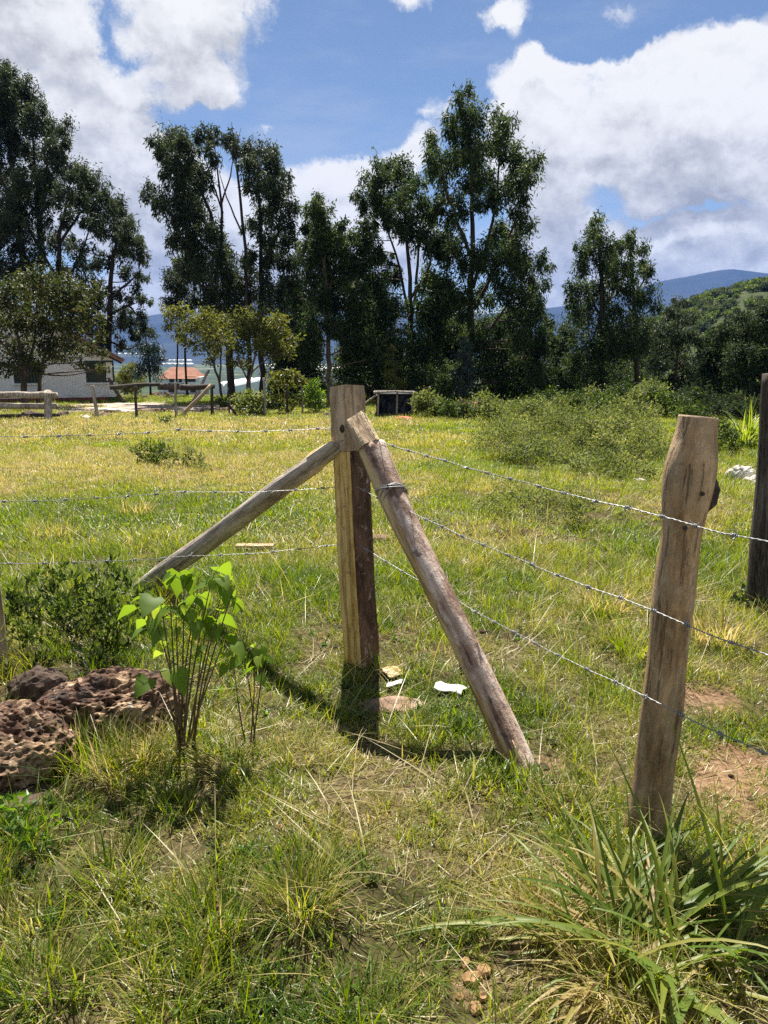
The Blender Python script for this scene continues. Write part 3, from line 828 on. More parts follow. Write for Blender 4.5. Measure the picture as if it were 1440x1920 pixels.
plant('eucalyptus_tree', 'dark eucalyptus with two bare parallel trunks and a dead leafless spike at its top', 'tree', 35.0,
      [[(490, 745, 8), (491, 640, 7), (490, 540, 5.5), (489, 430, 4), (483, 300, 1.6)], [(468, 740, 6), (466, 600, 5), (460, 470, 4), (448, 350, 3), (441, 280, 2), (434, 228, .5)],
       [(441, 285, 1.0), (452, 240, .4)], [(445, 320, 1.2), (424, 262, .4)], [(442, 300, 1), (463, 262, .3)], [(490, 500, 3.5), (520, 440, 2.5), (532, 360, 1)], [(455, 440, 2.5), (425, 370, 1.6), (410, 320, .6)]],
      C('470,288,17;494,298,20;514,312,20;534,342,16;460,312,14;505,342,20;480,348,18;520,378,22;544,388,15;492,396,18;530,428,20;502,448,20;545,450,15;472,428,13;520,488,22;490,508,18;545,498,15;462,480,17;530,540,20;502,560,22;472,558,19;450,520,17;440,566,19;'
        '556,528,13;520,600,20;480,610,20;455,600,18;540,600,17;505,640,20'),
      M['euc_grey'], M['bark_dark'], sat=0.5, group=EU, dens=1.05, depth=1.2)
plant('eucalyptus_tree', 'wide leaning eucalyptus with dark billowing clumps reaching towards the house', 'tree', 36.0,
      [[(432, 745, 10), (430, 640, 9), (424, 560, 7.5), (412, 480, 6), (395, 400, 4), (350, 300, 1.5)], [(424, 580, 5), (414, 480, 4), (416, 380, 3), (402, 270, 1.0)], [(418, 400, 2.5), (398, 340, 1.6), (376, 270, .8)],
       [(416, 380, 2.5), (432, 330, 1.6), (440, 285, .8)], [(412, 490, 4.5), (360, 440, 3), (305, 385, 1.2)], [(404, 450, 4), (365, 390, 3), (320, 280, 1.2)], [(426, 600, 5), (385, 545, 3), (345, 500, 1.5)]],
      C('300,275,16;324,262,21;348,272,18;310,298,17;336,308,20;374,260,12;400,256,15;426,264,15;446,282,12;394,288,14;350,328,22;376,338,20;280,362,13;302,378,16;330,370,22;360,380,24;336,398,20;372,412,24;400,440,20;360,448,22;340,478,20;324,452,15;382,478,24;'
        '410,498,24;356,508,18;392,538,24;430,536,20;410,572,24;374,566,12;440,600,18;405,610,20;422,470,16;318,335,13'),
      M['euc_grey'], M['bark_dark'], group=EU, dens=1.25, depth=1.4)
# far left pair behind the house
plant('eucalyptus_tree', 'very tall forked eucalyptus behind the house, cut by the photo edge', 'tree', 42.0,
      [[(62, 740, 11), (55, 600, 10), (44, 500, 9), (32, 400, 7), (22, 300, 5), (8, 170, 1.5)], [(78, 700, 7), (78, 520, 6), (72, 400, 5), (64, 300, 3), (58, 215, 1.2)],
       [(30, 390, 4), (2, 330, 3), (-30, 240, 1.2)], [(70, 360, 3), (92, 300, 2), (112, 255, .9)], [(24, 320, 3), (38, 250, 2), (42, 180, .8)]],
      C('0,130,16;14,146,18;38,160,18;4,184,20;54,184,18;30,208,20;70,210,16;58,236,18;10,232,18;90,238,16;116,242,13;86,270,17;116,270,12;48,272,14;14,284,14;110,290,12;28,322,14;4,336,16;4,392,18;-20,170,24;-30,230,26;-30,300,26;-10,260,18;'
        '60,300,13;98,300,12;40,360,12;-20,380,24;-30,450,26;64,330,10'),
      M['euc_grey'], M['bark_dark'], group=EU, sat=.9, dens=1.0, depth=1.6, twig=True)
plant('eucalyptus_tree', 'spreading rounded eucalyptus behind the house with drooping bare lower branches', 'tree', 40.0,
      [[(112, 745, 10), (108, 620, 9), (106, 530, 7), (112, 440, 5), (134, 335, 1.6)], [(206, 745, 9), (205, 620, 8), (206, 545, 6.5), (212, 480, 4.5), (228, 420, 2)], [(207, 560, 4), (235, 535, 3), (262, 512, 1.2)],
       [(207, 590, 4), (240, 572, 3), (266, 600, 1)], [(110, 460, 4), (150, 400, 3), (190, 375, 1.4)], [(106, 520, 4), (60, 440, 3), (35, 390, 1.4)], [(108, 560, 4), (150, 480, 3), (172, 420, 1.2)], [(206, 640, 3), (240, 655, 2), (275, 640, .8)]],
      C('92,328,20;122,316,19;150,330,20;176,350,18;70,346,19;40,338,17;196,376,20;216,396,19;236,416,17;152,376,18;112,366,18;70,386,20;30,386,22;10,416,20;252,446,15;262,478,13;236,466,17;216,442,12;172,416,15;130,416,14;60,426,20;20,456,22;102,456,17;'
        '150,466,15;60,486,22;190,488,15;240,508,13;160,516,18;110,506,17;30,516,22;70,536,22;130,556,20;180,556,18;216,556,13;248,556,12;258,590,11;202,600,15;232,600,14;160,596,18;264,520,9;272,560,8;190,630,16;225,640,11;255,625,9;272,610,8;-15,420,24;-20,500,28'),
      M['euc_grey'], M['bark_dark'], group=EU, sat=.9, dens=1.0, depth=1.8)
# right-hand group
plant('eucalyptus_tree', 'separate eucalyptus with a pointed tip standing alone right of the tall row', 'tree', 38.0,
      [[(1122, 765, 9), (1126, 640, 7.5), (1128, 540, 5.5), (1124, 460, 3), (1122, 408, 1)], [(1196, 755, 8), (1192, 620, 6.5), (1188, 530, 4), (1180, 462, 1.5)], [(1127, 600, 4), (1098, 540, 3), (1092, 495, 1)],
       [(1190, 560, 3), (1210, 520, 2), (1216, 495, 1)]],
      C('1122,410,9;1120,432,15;1131,458,18;1110,466,16;1095,496,16;1130,496,22;1160,460,13;1180,456,15;1200,476,14;1164,496,18;1194,512,18;1216,512,13;1110,536,20;1082,542,16;1144,536,22;1180,546,22;1210,548,17;1224,576,13;1072,578,20;1100,588,24;1140,588,24;'
        '1180,598,24;1215,606,18;1072,628,22;1110,640,26;1150,648,26;1195,648,22;1072,680,22;1110,700,24;1150,710,24;1190,710,22;1060,722,20;1230,640,15;1100,740,22;1160,745,22;1050,660,16'),
      M['euc'], M['bark'], sat=0.3, group=EU, dens=.85, depth=1.6)
plant('young_eucalyptus', 'grey-green young tree with a soft tip in front of the green hill', 'tree', 33.0,
      [[(1266, 768, 5), (1268, 690, 4), (1271, 620, 2.5), (1272, 566, 1)]],
      C('1273,566,11;1262,590,16;1288,598,16;1246,622,17;1274,632,22;1300,632,16;1250,662,20;1284,672,22;1236,692,18;1264,712,22;1300,712,19;1226,735,18;1290,748,18;1310,690,14;1255,745,18'),
      M['euc_grey'], M['bark'], dens=1.2, depth=1.2, lw=(.17, .05))
WD = 'dark trees closing the right end of the field'
for lab, tr, cl in [
    ('dark round-topped tree at the photo edge, in front of the green hill', [(1420, 770, 8), (1412, 690, 6), (1402, 610, 2)],
     '1400,600,20;1425,590,20;1450,600,24;1380,622,20;1410,632,24;1442,640,26;1390,662,24;1425,672,26;1400,702,26;1440,710,26;1380,735,22;1420,745,24;1470,660,30;1470,730,26'),
    ('dark low dense tree between grey-green young tree and round-topped edge tree', [(1345, 770, 7), (1345, 700, 5), (1346, 635, 2)],
     '1346,628,17;1328,648,20;1362,640,20;1340,672,24;1372,680,22;1322,695,20;1352,712,26;1330,738,22;1372,742,22;1310,745,18')]:
    plant('dense_tree', lab, 'tree', 30.0 if '1420' in str(tr) else 31.5, [tr], C(cl), M['dark'], M['bark_dark'], group=WD, dens=1.35, depth=1.4, lw=(.16, .055), droop=.4)
# dark understorey between and behind the trunks
US = 'dark undergrowth trees between the eucalyptus trunks'
for lab, Yd, tr, cl in [
    ('dark shady tree under the canopy between the pale trunk and the twin-trunk tree', 40, [(560, 750, 6), (556, 680, 4), (552, 620, 1.5)], '548,545,20;566,575,24;552,610,26;530,640,26;575,640,28;545,680,30;585,690,28;525,700,26;560,725,28;600,735,26;520,740,20'),
    ('shady tree directly behind the black shed', 41, [(690, 755, 6), (692, 680, 4), (695, 610, 1.5)], '690,540,22;705,575,26;672,580,22;695,610,26;665,640,28;720,645,30;690,680,32;650,690,28;735,690,30;670,725,28;715,730,28;640,735,24'),
    ('shady tree behind the foot of the tallest eucalyptus', 41, [(830, 760, 6), (830, 690, 4), (832, 620, 1.5)], '835,545,22;822,580,26;850,585,24;832,620,28;800,650,30;860,650,30;825,690,32;780,700,28;870,700,30;810,735,28;850,740,28;770,735,24'),
    ('shady tree filling the space under the tallest eucalyptus right branches', 40, [(960, 765, 6), (962, 700, 4), (960, 640, 1.5)], '965,590,22;940,610,24;960,640,28;925,670,28;990,660,28;955,700,30;1010,700,26;930,735,28;985,740,28;1030,735,24;905,750,20'),
    ('low dark tree in the dip between the tall row and the separate eucalyptus', 42, [(1045, 770, 5), (1046, 720, 4), (1045, 660, 1.5)], '1046,640,14;1038,665,18;1060,680,20;1035,710,24;1065,725,24;1040,750,22;1020,690,18'),
    ('shady tree behind the separate eucalyptus trunks', 43, [(1160, 765, 6), (1160, 700, 4), (1158, 640, 1.5)], '1158,640,26;1125,670,28;1190,670,28;1155,705,30;1215,710,26;1110,730,28;1180,745,28;1230,750,22')]:
    plant('undergrowth_tree', lab, 'tree', Yd, [tr], C(cl), M['dark'], M['bark_dark'], group=US, sat=1.0, dens=1.25, depth=1.8, lw=(.19, .065), droop=.5)
plant('sapling', 'small yellow-green sapling with upright spire shape behind the black shed', 'sapling', 31.5, [[(745, 765, 2), (740, 700, 1.5), (736, 652, .6)]],
      C('736,655,7;734,672,10;742,688,11;730,700,12;742,715,12;736,732,10'), M['lime'], M['bark'], dens=1.0, depth=.3, lw=(.12, .04))
plant('sapling', 'bluish young eucalyptus sapling beside the tallest trunk', 'sapling', 32.0, [[(862, 760, 2), (866, 700, 1.5), (868, 640, .6)]],
      C('868,642,9;876,660,13;860,668,11;872,685,14;858,700,12;880,706,12;868,728,12'), M['blue'], M['bark'], dens=.9, depth=.3, lw=(.13, .06))
plant('thin_tree', 'thin feathery blue-green tree right of the house eave', 'tree', 46.0, [[(283, 745, 3), (280, 690, 2.5), (274, 640, 1.5), (268, 602, .7)]],
      C('268,604,9;262,625,12;278,628,12;258,652,14;284,655,15;296,668,11;272,682,16;292,696,13;262,700,11'), M['blue'], M['bark_dark'], dens=.95, depth=.5, lw=(.2, .05))
plant('thin_tree', 'slim dark tree with a small pointed crown above the yellow-green trees', 'tree', 44.0, [[(352, 748, 3.2), (346, 640, 2.6), (338, 560, 1.8), (331, 492, .7)], [(330, 745, 2.6), (333, 640, 2), (338, 580, 1)]],
      C('331,494,9;326,512,14;342,520,14;318,534,14;348,540,16;330,552,16;354,566,14;320,568,14;340,582,14'), M['euc_grey'], M['bark_dark'], dens=1.1, depth=.6)
YG = 'yellow-green flat-topped trees behind the pole fence'
plant('small_tree', 'yellow-green flat-topped tree, nearer the house of the pair', 'tree', 29.5,
      [[(418, 765, 4), (412, 720, 3.4), (398, 670, 2.4), (360, 625, 1.2)], [(412, 715, 2.6), (415, 660, 2), (400, 620, 1)]],
      C('318,590,14;340,585,16;362,598,16;384,592,18;404,600,17;318,612,12;342,612,18;372,622,18;400,628,20;420,615,16;352,640,13;385,650,18;412,655,18;336,630,10;425,640,13;400,675,12;372,600,12'),
      M['lime'], M['bark'], group=YG, dens=.72, depth=1.0, lw=(.14, .06), droop=.1, squash=.75)
plant('small_tree', 'olive flat-topped tree, left of the dark trees, with a pale forked trunk', 'tree', 30.0,
      [[(462, 765, 4), (466, 720, 3.4), (475, 680, 2.6), (490, 620, 1.2)], [(466, 718, 2.4), (450, 680, 2), (440, 640, 1)], [(470, 700, 2), (510, 665, 1.6), (535, 640, .8)]],
      C('446,602,15;468,592,17;492,592,18;514,602,17;534,620,15;550,635,10;446,628,17;474,622,20;504,628,20;530,645,17;452,655,16;484,652,20;512,660,17;440,680,11;540,660,11;465,680,13'),
      M['lime'], M['bark_pale'], group=YG, dens=.72, depth=1.0, lw=(.14, .06), droop=.1, squash=.75)
plant('garden_tree', 'broad olive-brown leafy tree standing in front of the white house wall', 'tree', 31.0,
      [[(46, 770, 9), (46, 725, 8), (44, 680, 6), (30, 620, 3), (15, 570, 1.5)], [(70, 768, 6), (74, 715, 5), (86, 660, 4), (110, 600, 2), (125, 560, 1)], [(48, 700, 4), (65, 640, 3), (70, 560, 1.5)], [(82, 680, 3), (120, 650, 2.2), (160, 625, 1)],
       [(44, 690, 4), (10, 650, 3), (-30, 610, 1.5)]],
      C('10,545,20;35,530,20;62,524,21;90,535,20;115,530,19;140,545,18;160,560,15;20,570,22;50,562,22;80,568,23;108,562,22;136,575,20;162,588,17;180,600,13;10,600,22;40,598,22;70,604,22;100,600,22;130,608,20;158,618,16;184,628,13;'
        '15,635,20;50,640,20;84,640,20;115,640,20;142,648,17;168,652,14;190,660,10;30,668,17;60,672,18;98,665,18;125,672,14;150,678,10;10,690,17;78,692,12;185,545,12;-20,570,26;-25,630,26;-20,680,20;200,690,7;186,690,8'),
      M['olive'], M['bark'], dens=.8, depth=1.3, lw=(.15, .075), droop=.25)


# shrubs on the field
def shrub(label, name, px, py, cl, leaf, dens=1.0, lw=(.06, .022), depth=.5, cat='bush', group=None, droop=-.2, spread=.34, sprays=14, rl=.012, stem=None, squash=.8, sat=0.0):
    g = G(px, py)
    return plant(name, label, cat, g.y, stem or [[(px, py, 1.5), (px + 2, py - 14, 1.0)]], C(cl), leaf, M['twig'], group=group, dens=dens, lw=lw, depth=depth, droop=droop,
                 spread=spread, sprays=sprays, rlimb=rl, crown='foliage', trunk='stem', squash=squash, sat=sat)


BR = 'scrubby low bushes spreading over the right of the field'
shrub('scrubby bush at the far left end of the thicket, by the dark tree line', 'scrub_bush', 945, 850, '905,835,18;930,815,22;960,800,24;945,838,24;985,825,24;915,858,16;970,858,22;1000,845,20;940,785,14', M['scrub'], .85, (.055, .019), 1.2, droop=-.3, spread=.62, group=BR)
shrub('tall feathery scrubby bush in the middle of the thicket', 'scrub_bush', 1065, 850, '1030,790,20;1060,775,22;1090,785,22;1040,820,26;1080,820,28;1110,810,24;1020,845,24;1062,852,26;1100,850,26;1130,775,14;1005,800,16', M['scrub'], .85, (.055, .019), 1.2, droop=-.3, spread=.62, group=BR)
shrub('scrubby bush with pale dry tips just left of the round brown post top', 'scrub_bush', 1180, 855, '1145,790,22;1180,778,24;1212,785,22;1155,825,26;1195,820,28;1230,815,24;1160,855,24;1205,855,24;1235,845,18;1165,762,14;1228,770,14', M['scrub'], .85, (.055, .019), 1.2, droop=-.3, spread=.62, group=BR)
shrub('low scrubby bush in front of the thicket, above the top wire', 'scrub_bush', 1130, 895, '1090,870,20;1125,868,24;1165,872,24;1110,892,22;1150,895,22;1200,885,20;1070,890,14', M['scrub'], .9, (.05, .02), .8, droop=.0, spread=.46, group=BR)
shrub('low weedy sprawling bush seen between the top and middle wire', 'scrub_bush', 1010, 970, '930,945,18;965,930,22;1000,925,24;1040,935,22;1075,945,20;945,968,20;985,962,24;1025,965,24;1065,968,18;1100,940,14', M['scrub'], .9, (.035, .013), .5, droop=-.2, spread=.6, group=BR)
shrub('scrubby bush filling the thicket between its feathery middle and the post-side bush', 'scrub_bush', 1120, 870, '1105,845,26;1130,830,24;1135,858,26;1100,868,22;1150,800,20;1118,800,20;1070,868,20', M['scrub'], 1.4, (.062, .022), 1.2, group=BR, droop=.0, spread=.46)
shrub('scrubby bush low at the front left of the thicket', 'scrub_bush', 1000, 868, '965,845,20;1000,852,22;1035,862,20;985,870,18;940,862,16;1018,830,20', M['scrub'], 1.3, (.062, .022), 1.0, group=BR, droop=.0, spread=.46)
shrub('scrubby bush behind the thicket against the dark trees', 'scrub_bush', 1010, 815, '960,775,18;990,765,18;1020,770,18;1050,760,16;975,795,20;1010,795,20;1045,790,18', M['scrub'], 1.2, (.08, .03), 1.0, group=BR, droop=.0, spread=.46)
shrub('scrubby bush just right of the round brown post top', 'scrub_bush', 1345, 850, '1350,800,14;1362,815,16;1345,830,16;1370,838,12', M['hedge'], 1.0, (.07, .03), .5, droop=.0)
shrub('shady dark green bush at the foot of the tallest eucalyptus', 'dark_bush', 880, 790, '840,765,15;865,768,17;895,772,17;870,785,15;905,788,14;845,785,12;925,770,14', M['hedge'], .9, (.10, .04), .8)
ES = 'shrubs along the foot of the tree row'
for k, (px, py, rr, mt, lab) in enumerate([
    (800, 783, 17, 'scrub', 'straw-tipped shrub right of the black shed'), (835, 785, 15, 'hedge', 'dark leafy shrub left of the faded pink cloth'), (925, 792, 18, 'scrub', 'pale shrub right of the faded pink cloth'),
    (1060, 780, 20, 'hedge', 'dark shrub at the foot of the low tree in the dip'), (1100, 778, 20, 'scrub', 'olive shrub at the left foot of the separate eucalyptus'), (1150, 778, 22, 'hedge', 'dark shrub between the two trunks of the separate eucalyptus'),
    (1200, 782, 22, 'scrub', 'olive shrub at the right foot of the separate eucalyptus'), (1250, 785, 20, 'hedge', 'dark shrub at the foot of the grey-green young tree'), (1300, 790, 20, 'hedge', 'leafy shrub behind the round brown post top'),
    (1355, 790, 18, 'dark', 'shady shrub right of the round brown post top'), (1410, 790, 20, 'dark', 'shady shrub behind the tall dark post'), (655, 778, 13, 'hedge', 'low leafy shrub just right of the corner post top'),
    (505, 770, 12, 'hedge', 'small leafy shrub at the pale far post'), (425, 768, 10, 'hedge', 'small shrub behind the dark stick of the far fence')]):
    cl = ''.join('%d,%d,%d;' % (px + rng.integers(-rr * 1.5, rr * 1.5), py - rng.integers(rr * .4, rr * 2.2), rr * rng.uniform(.6, 1)) for _ in range(7))
    shrub(lab, 'edge_shrub', px, py, cl, M[mt], 1.1, (.10, .04), .7, group=ES, droop=.0, spread=.42)
shrub('low bush with pale leaves under the separate eucalyptus', 'dark_bush', 1000, 780, '960,765,15;990,758,17;1025,762,17;1050,770,15;1010,778,14;975,780,12;1085,765,14;1230,765,14', M['hedge'], .9, (.10, .04), .8)
shrub('bushy plant with greyish leaves behind the fence, under the olive flat-topped tree', 'grey_bush', 468, 782, '450,752,12;468,742,14;486,752,13;458,768,13;478,768,13;494,772,9;445,772,9', M['scrub'], .9, (.13, .06), .4)
shrub('light green large-leaved bush between the far fence posts', 'leafy_bush', 538, 778, '514,714,10;532,706,12;552,708,12;566,716,9;524,724,10;546,722,10;530,745,11;556,748,11;512,750,9;540,766,10', M['lime'], .8, (.16, .08), .4,
      stem=[[(538, 778, 1.6), (536, 740, 1.2), (540, 712, .6)], [(538, 776, 1.4), (560, 745, 1), (558, 715, .5)]])
shrub('rounded bright green bush left of the corner post top', 'leafy_bush', 590, 776, '590,722,10;580,735,13;598,738,13;588,752,14;602,756,9;574,752,9', M['bright'], 1.1, (.10, .04), .4)
shrub('yellow-green round bush beyond the house corner', 'leafy_bush', 246, 742, '246,693,12;232,702,13;258,704,13;240,716,12;262,718,10;226,716,9;250,730,12;236,730,10', M['lime'], 1.1, (.14, .06), .8)
shrub('dark green clump of weeds on the open field left of the corner post', 'weed_clump', 285, 872, '262,852,11;280,840,14;298,846,12;275,860,13;292,864,12;310,856,9', M['hedge'], .8, (.09, .02), .3, droop=-.7)
shrub('sparse olive weeds beside the dark green clump on the field', 'weed_clump', 350, 880, '330,858,12;352,848,13;372,860,12;342,874,12;364,878,11;384,872,9;322,846,8', M['scrub'], .7, (.08, .022), .3, droop=-.6)
shrub('small round weed clump at the far edge of the grass by the poles', 'weed_clump', 312, 796, '306,788,5;316,786,5;311,794,6', M['hedge'], .9, (.08, .03), .15)
shrub('low dark small-leaved bush behind the pitted rocks, at the grey brace foot', 'dark_bush', 170, 1230,
      '40,1125,20;80,1100,16;60,1160,24;110,1135,24;150,1150,26;200,1125,22;225,1090,12;216,1066,8;190,1170,26;230,1160,22;140,1190,26;90,1200,26;45,1205,22;260,1145,16;205,1200,22;20,1170,18;110,1085,9;150,1100,13;250,1188,18;15,1115,9;278,1180,14;'
      '58,1092,8;34,1098,7;94,1074,7;130,1082,8;178,1090,9;170,1072,6;240,1100,8;212,1050,6;70,1075,5;118,1064,5;196,1080,7;262,1118,8;30,1235,16;75,1235,16;120,1232,16;170,1228,18;5,1200,16;225,1215,16',
      M['hedge'], 1.25, (.034, .014), .24, droop=-1.0, spread=.40, rl=.005, squash=1.3)
shrub('low leafy weeds around the foot of the tall dark post', 'weed_clump', 1400, 1140, '1390,1115,14;1410,1105,14;1425,1125,15;1400,1138,13;1378,1130,9;1440,1120,12', M['hedge'], .7, (.05, .03), .15, droop=-.2)
shrub('bright leafy weeds at the left photo edge, below the pitted rocks', 'weed_clump', 40, 1580, '10,1510,20;40,1522,18;15,1550,22;55,1560,20;85,1545,16;30,1585,20;75,1590,18;105,1580,14', M['bright'], .8, (.045, .018), .08, droop=-.3, rl=.004)

# ------------------------------------------------------------------ posts, braces
def axis_obj(name, p0, p1, label, cat, group=None):
    """an Empty at p0 whose local Z runs to p1 and local X points to the right of the photo; returns (root, length)"""
    p0 = Vector(p0); p1 = Vector(p1); z = (p1 - p0).normalized()
    y = z.cross(Vector((1, 0, 0))).normalized(); x = y.cross(z).normalized()
    R = root(name, p0, label, cat, group)
    R.rotation_euler = Matrix((x, y, z)).transposed().to_euler()
    ORG[R.name] = (0, 0, 0)
    return R, (p1 - p0).length


def pole_geo(L, rf, k=20, n=34, z0=0.0, wob=.004, seed=0, sq=None, cap=True):
    """a pole along local Z with radius rf(z fraction, angle array) and uneven surface"""
    zs = np.linspace(z0, L, n); a = np.arange(k) * 2 * math.pi / k
    prof = np.zeros((n, k)); pts = np.zeros((n, 3)); pts[:, 2] = zs
    for i, z in enumerate(zs):
        f = (z - z0) / (L - z0)
        prof[i] = rf(f, a) * (1 + .05 * (vn(np.cos(a) * 2 + 7, np.sin(a) * 2 + z * 5, seed + 3) - .5) + .03 * (vn(np.cos(a) * 5 + 20, np.sin(a) * 5 + z * 2, seed + 8) - .5))
    pts[:, 0] = wob * np.sin(zs * 5 + seed); pts[:, 1] = wob * np.cos(zs * 4 + seed)
    c, s = np.cos(a), np.sin(a)
    V = np.stack([pts[:, None, 0] + prof * c, pts[:, None, 1] + prof * s, np.repeat(zs[:, None], k, 1)], -1)
    i = np.arange(n - 1)[:, None] * k; j = np.arange(k)[None, :]; j2 = (j + 1) % k
    Q = np.stack([i + j, i + j2, i + k + j2, i + k + j], -1).reshape(-1, 4)
    fs = [Q]
    if cap:
        fs += [np.arange(k)[::-1][None, :], (np.arange(k) + (n - 1) * k)[None, :]]
    return V, fs, a


def split_mats(g, V, fs, pick):
    """add faces of the ring quads with a material index chosen by face centre"""
    Q = fs[0]; Vf = V.reshape(-1, 3); cen = Vf[Q].mean(1)
    mi = pick(cen)
    base = g.n
    g.add(Vf, [q for q in fs[1:]])
    for m in np.unique(mi):
        g.FS.append((Q[mi == m] + base, int(m)))


def staple(R, x, y, z, r=.004):
    V, f = tube([(x - .012, y + .02, z - .004), (x - .011, y - .004, z), (x + .011, y - .004, z + .003), (x + .012, y + .02, z + .004)], .0022, 5)
    Geo().add(V, f).obj('staple', M['wire'], R, smooth=True)


def diamond(s, rnd=.16):
    def rf(f, a):
        b = np.abs(np.cos(a)) ** (1 / (.5 + rnd * 2)) ; 
        # square with its corners on the axes, corners slightly rounded
        r = s / (np.abs(np.cos(a)) + np.abs(np.sin(a)))
        return np.minimum(r, s * .93)
    return rf


# corner post: a heavy square timber seen edge-on
cb = G(679, 1240); POST_Y = cb.y
ct = P(650, 722, POST_Y + .01)
cbb = cb - Vector((0, 0, .04))
R, L = axis_obj('corner_post', cbb, ct, 'thick square timber corner post with ochre and red-brown faces that both brace poles lean on', 'fence post')
POSTR, POSTL = R, L
sq = diamond(.094)
notch = .80 * L / L
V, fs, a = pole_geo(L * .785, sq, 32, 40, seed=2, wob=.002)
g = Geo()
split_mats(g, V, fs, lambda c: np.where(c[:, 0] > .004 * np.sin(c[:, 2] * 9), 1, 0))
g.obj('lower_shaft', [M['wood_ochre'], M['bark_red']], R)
sq2 = diamond(.091)
V, fs, a = pole_geo(L, lambda f, a: sq2(f, a) * (1 - .04 * (f > .9) + .012 * math.sin(f * 9)), 32, 14, z0=L * .785 + .002, seed=6, wob=.002)
V[-1, :, 2] += .012 * (1 - np.abs(V[-1, :, 0]) / .09) * (V[-1, :, 1] < 0) - .006
g = Geo().add(V.reshape(-1, 3), fs[:2]); g.obj('weathered_top', M['wood_tan'], R)
ring = V[-1].copy(); cen = ring.mean(0) + np.array([0, 0, .004])
W_ = np.concatenate([ring * [.985, .985, 1] + [0, 0, .003], [cen + [0, 0, .003]]])
k = len(ring)
Geo().add(W_, np.stack([np.arange(k), (np.arange(k) + 1) % k, np.full(k, k)], 1)).obj('sawn_end', M['end'], R)
for z in (.82, .60, .37):
    staple(R, -.035, -.062, L * z); staple(R, .03, -.066, L * z - .01)
# dark knot
V, fs = tube([(-.02, -.066, L * .86), (-.02, -.0755, L * .86)], [.022, .010], 9)
Geo().add(V, fs).obj('knot', M['wood_dark'], R)

# right brace: round pole with mottled bark, scarf-cut pale top, in front of the post
bt = P(668, 782, POST_Y - .155); bf = G(985, 1438); bf = bf - Vector((0, 0, .03))
R, L = axis_obj('brace_pole', bf, bt, 'round brace pole with mottled purple-brown bark, slanting down towards the round post', 'brace pole')
BRACE = R; BRACEL = L
V, fs, a = pole_geo(L - .17, lambda f, a: np.full(len(a), .055 - .022 * f + .029 * f * f) * (1 + .06 * np.cos(2 * a + 1) + .04 * math.sin(f * 14) * np.cos(a * 3)), 24, 60, seed=12, wob=.007)
g = Geo()
g.add(V.reshape(-1, 3), fs)
g.obj('bark_shaft', M['brace_bark'], R, smooth=True)
V, fs, a = pole_geo(L, lambda f, a: np.full(len(a), .062 - .004 * f), 22, 9, z0=L - .172, seed=14, wob=.0)
ff = np.linspace(0, 1, 9)[:, None]
V[..., 0] = np.minimum(V[..., 0], .046 - .006 * ff)            # flat scarf faces
V[..., 1] = np.maximum(V[..., 1], -.056 + .030 * ff)
V[-1, :, 2] += V[-1, :, 0] * .25
g = Geo(); split_mats(g, V, fs, lambda c: np.where(c[:, 0] > .030, 1, 0))
g.obj('scarf_cut', [M['wood_tan'], M['wood_fresh']], R)
for i in range(4):      # wire wound round the pole
    zc = L * .745 + i * .007; aa = np.linspace(math.pi * .95, math.pi * 2.15, 14)
    pts = np.stack([(.060 + .002 * i) * np.cos(aa), (.060 + .002 * i) * np.sin(aa), zc + .02 * np.sin(aa * 1.5 + i)], 1)
    Geo().add(*tube(pts, .0024, 5)).obj('wire_wrap', M['wire'], R, smooth=True)
V, fs, a = pole_geo(.012, lambda f, a: np.full(len(a), .077 - .03 * f), 18, 3, z0=-.012, seed=3, wob=0)

# left brace: long grey weathered pole from the post down to the bush
lt = P(636, 832, POST_Y - .02); lf = G(249, 1100); lf = lf - Vector((0, 0, .06))
R, L = axis_obj('brace_pole', lf, lt, 'long smooth grey weathered brace pole slanting down into the dark bush', 'brace pole')
V, fs, a = pole_geo(L - .19, lambda f, a: np.full(len(a), .063 - .014 * f) * (1 + .06 * np.cos(3 * a + 2) + .05 * math.sin(f * 11) * np.cos(2 * a)), 22, 56, seed=22, wob=.010)
Geo().add(V.reshape(-1, 3), fs).obj('grey_shaft', M['wood_grey'], R, smooth=True)
V, fs, a = pole_geo(L, lambda f, a: np.full(len(a), .049 - .006 * f), 20, 9, z0=L - .192, seed=24, wob=0)
ff = np.linspace(0, 1, 9)[:, None]
V[..., 1] = np.minimum(V[..., 1], .040 - .045 * ff)             # bevel on the upper side
g = Geo(); split_mats(g, V, fs, lambda c: np.where(c[:, 1] > .0 , 1, 0))
g.obj('bevel_cut', [M['wood_grey'], M['wood_fresh']], R)

# round brown post on the right, with a swelling below its narrower top
rb = G(1205, 1568); rt = P(1309, 783, rb.y + .05)
rbb = rb - Vector((0, 0, .05))
R, L = axis_obj('round_post', rbb, rt, 'round brown fence post with a swollen shoulder and flat sawn top, leaning to the side', 'fence post')
RPOST, RL = R, L


def rfun(f, a):
    base = .0635 - .0065 * f
    up = min(max((f - .73) / .14, 0), 1); dn = min(max((.985 - f) / .10, 0), 1)
    up = up * up * (3 - 2 * up); dn = dn * dn * (3 - 2 * dn)
    return base + up * dn * (.013 + .005 * np.clip(-np.cos(a), 0, 1)) + .0025 * np.sin(a + f * 5) + .002 * math.sin(f * 23)


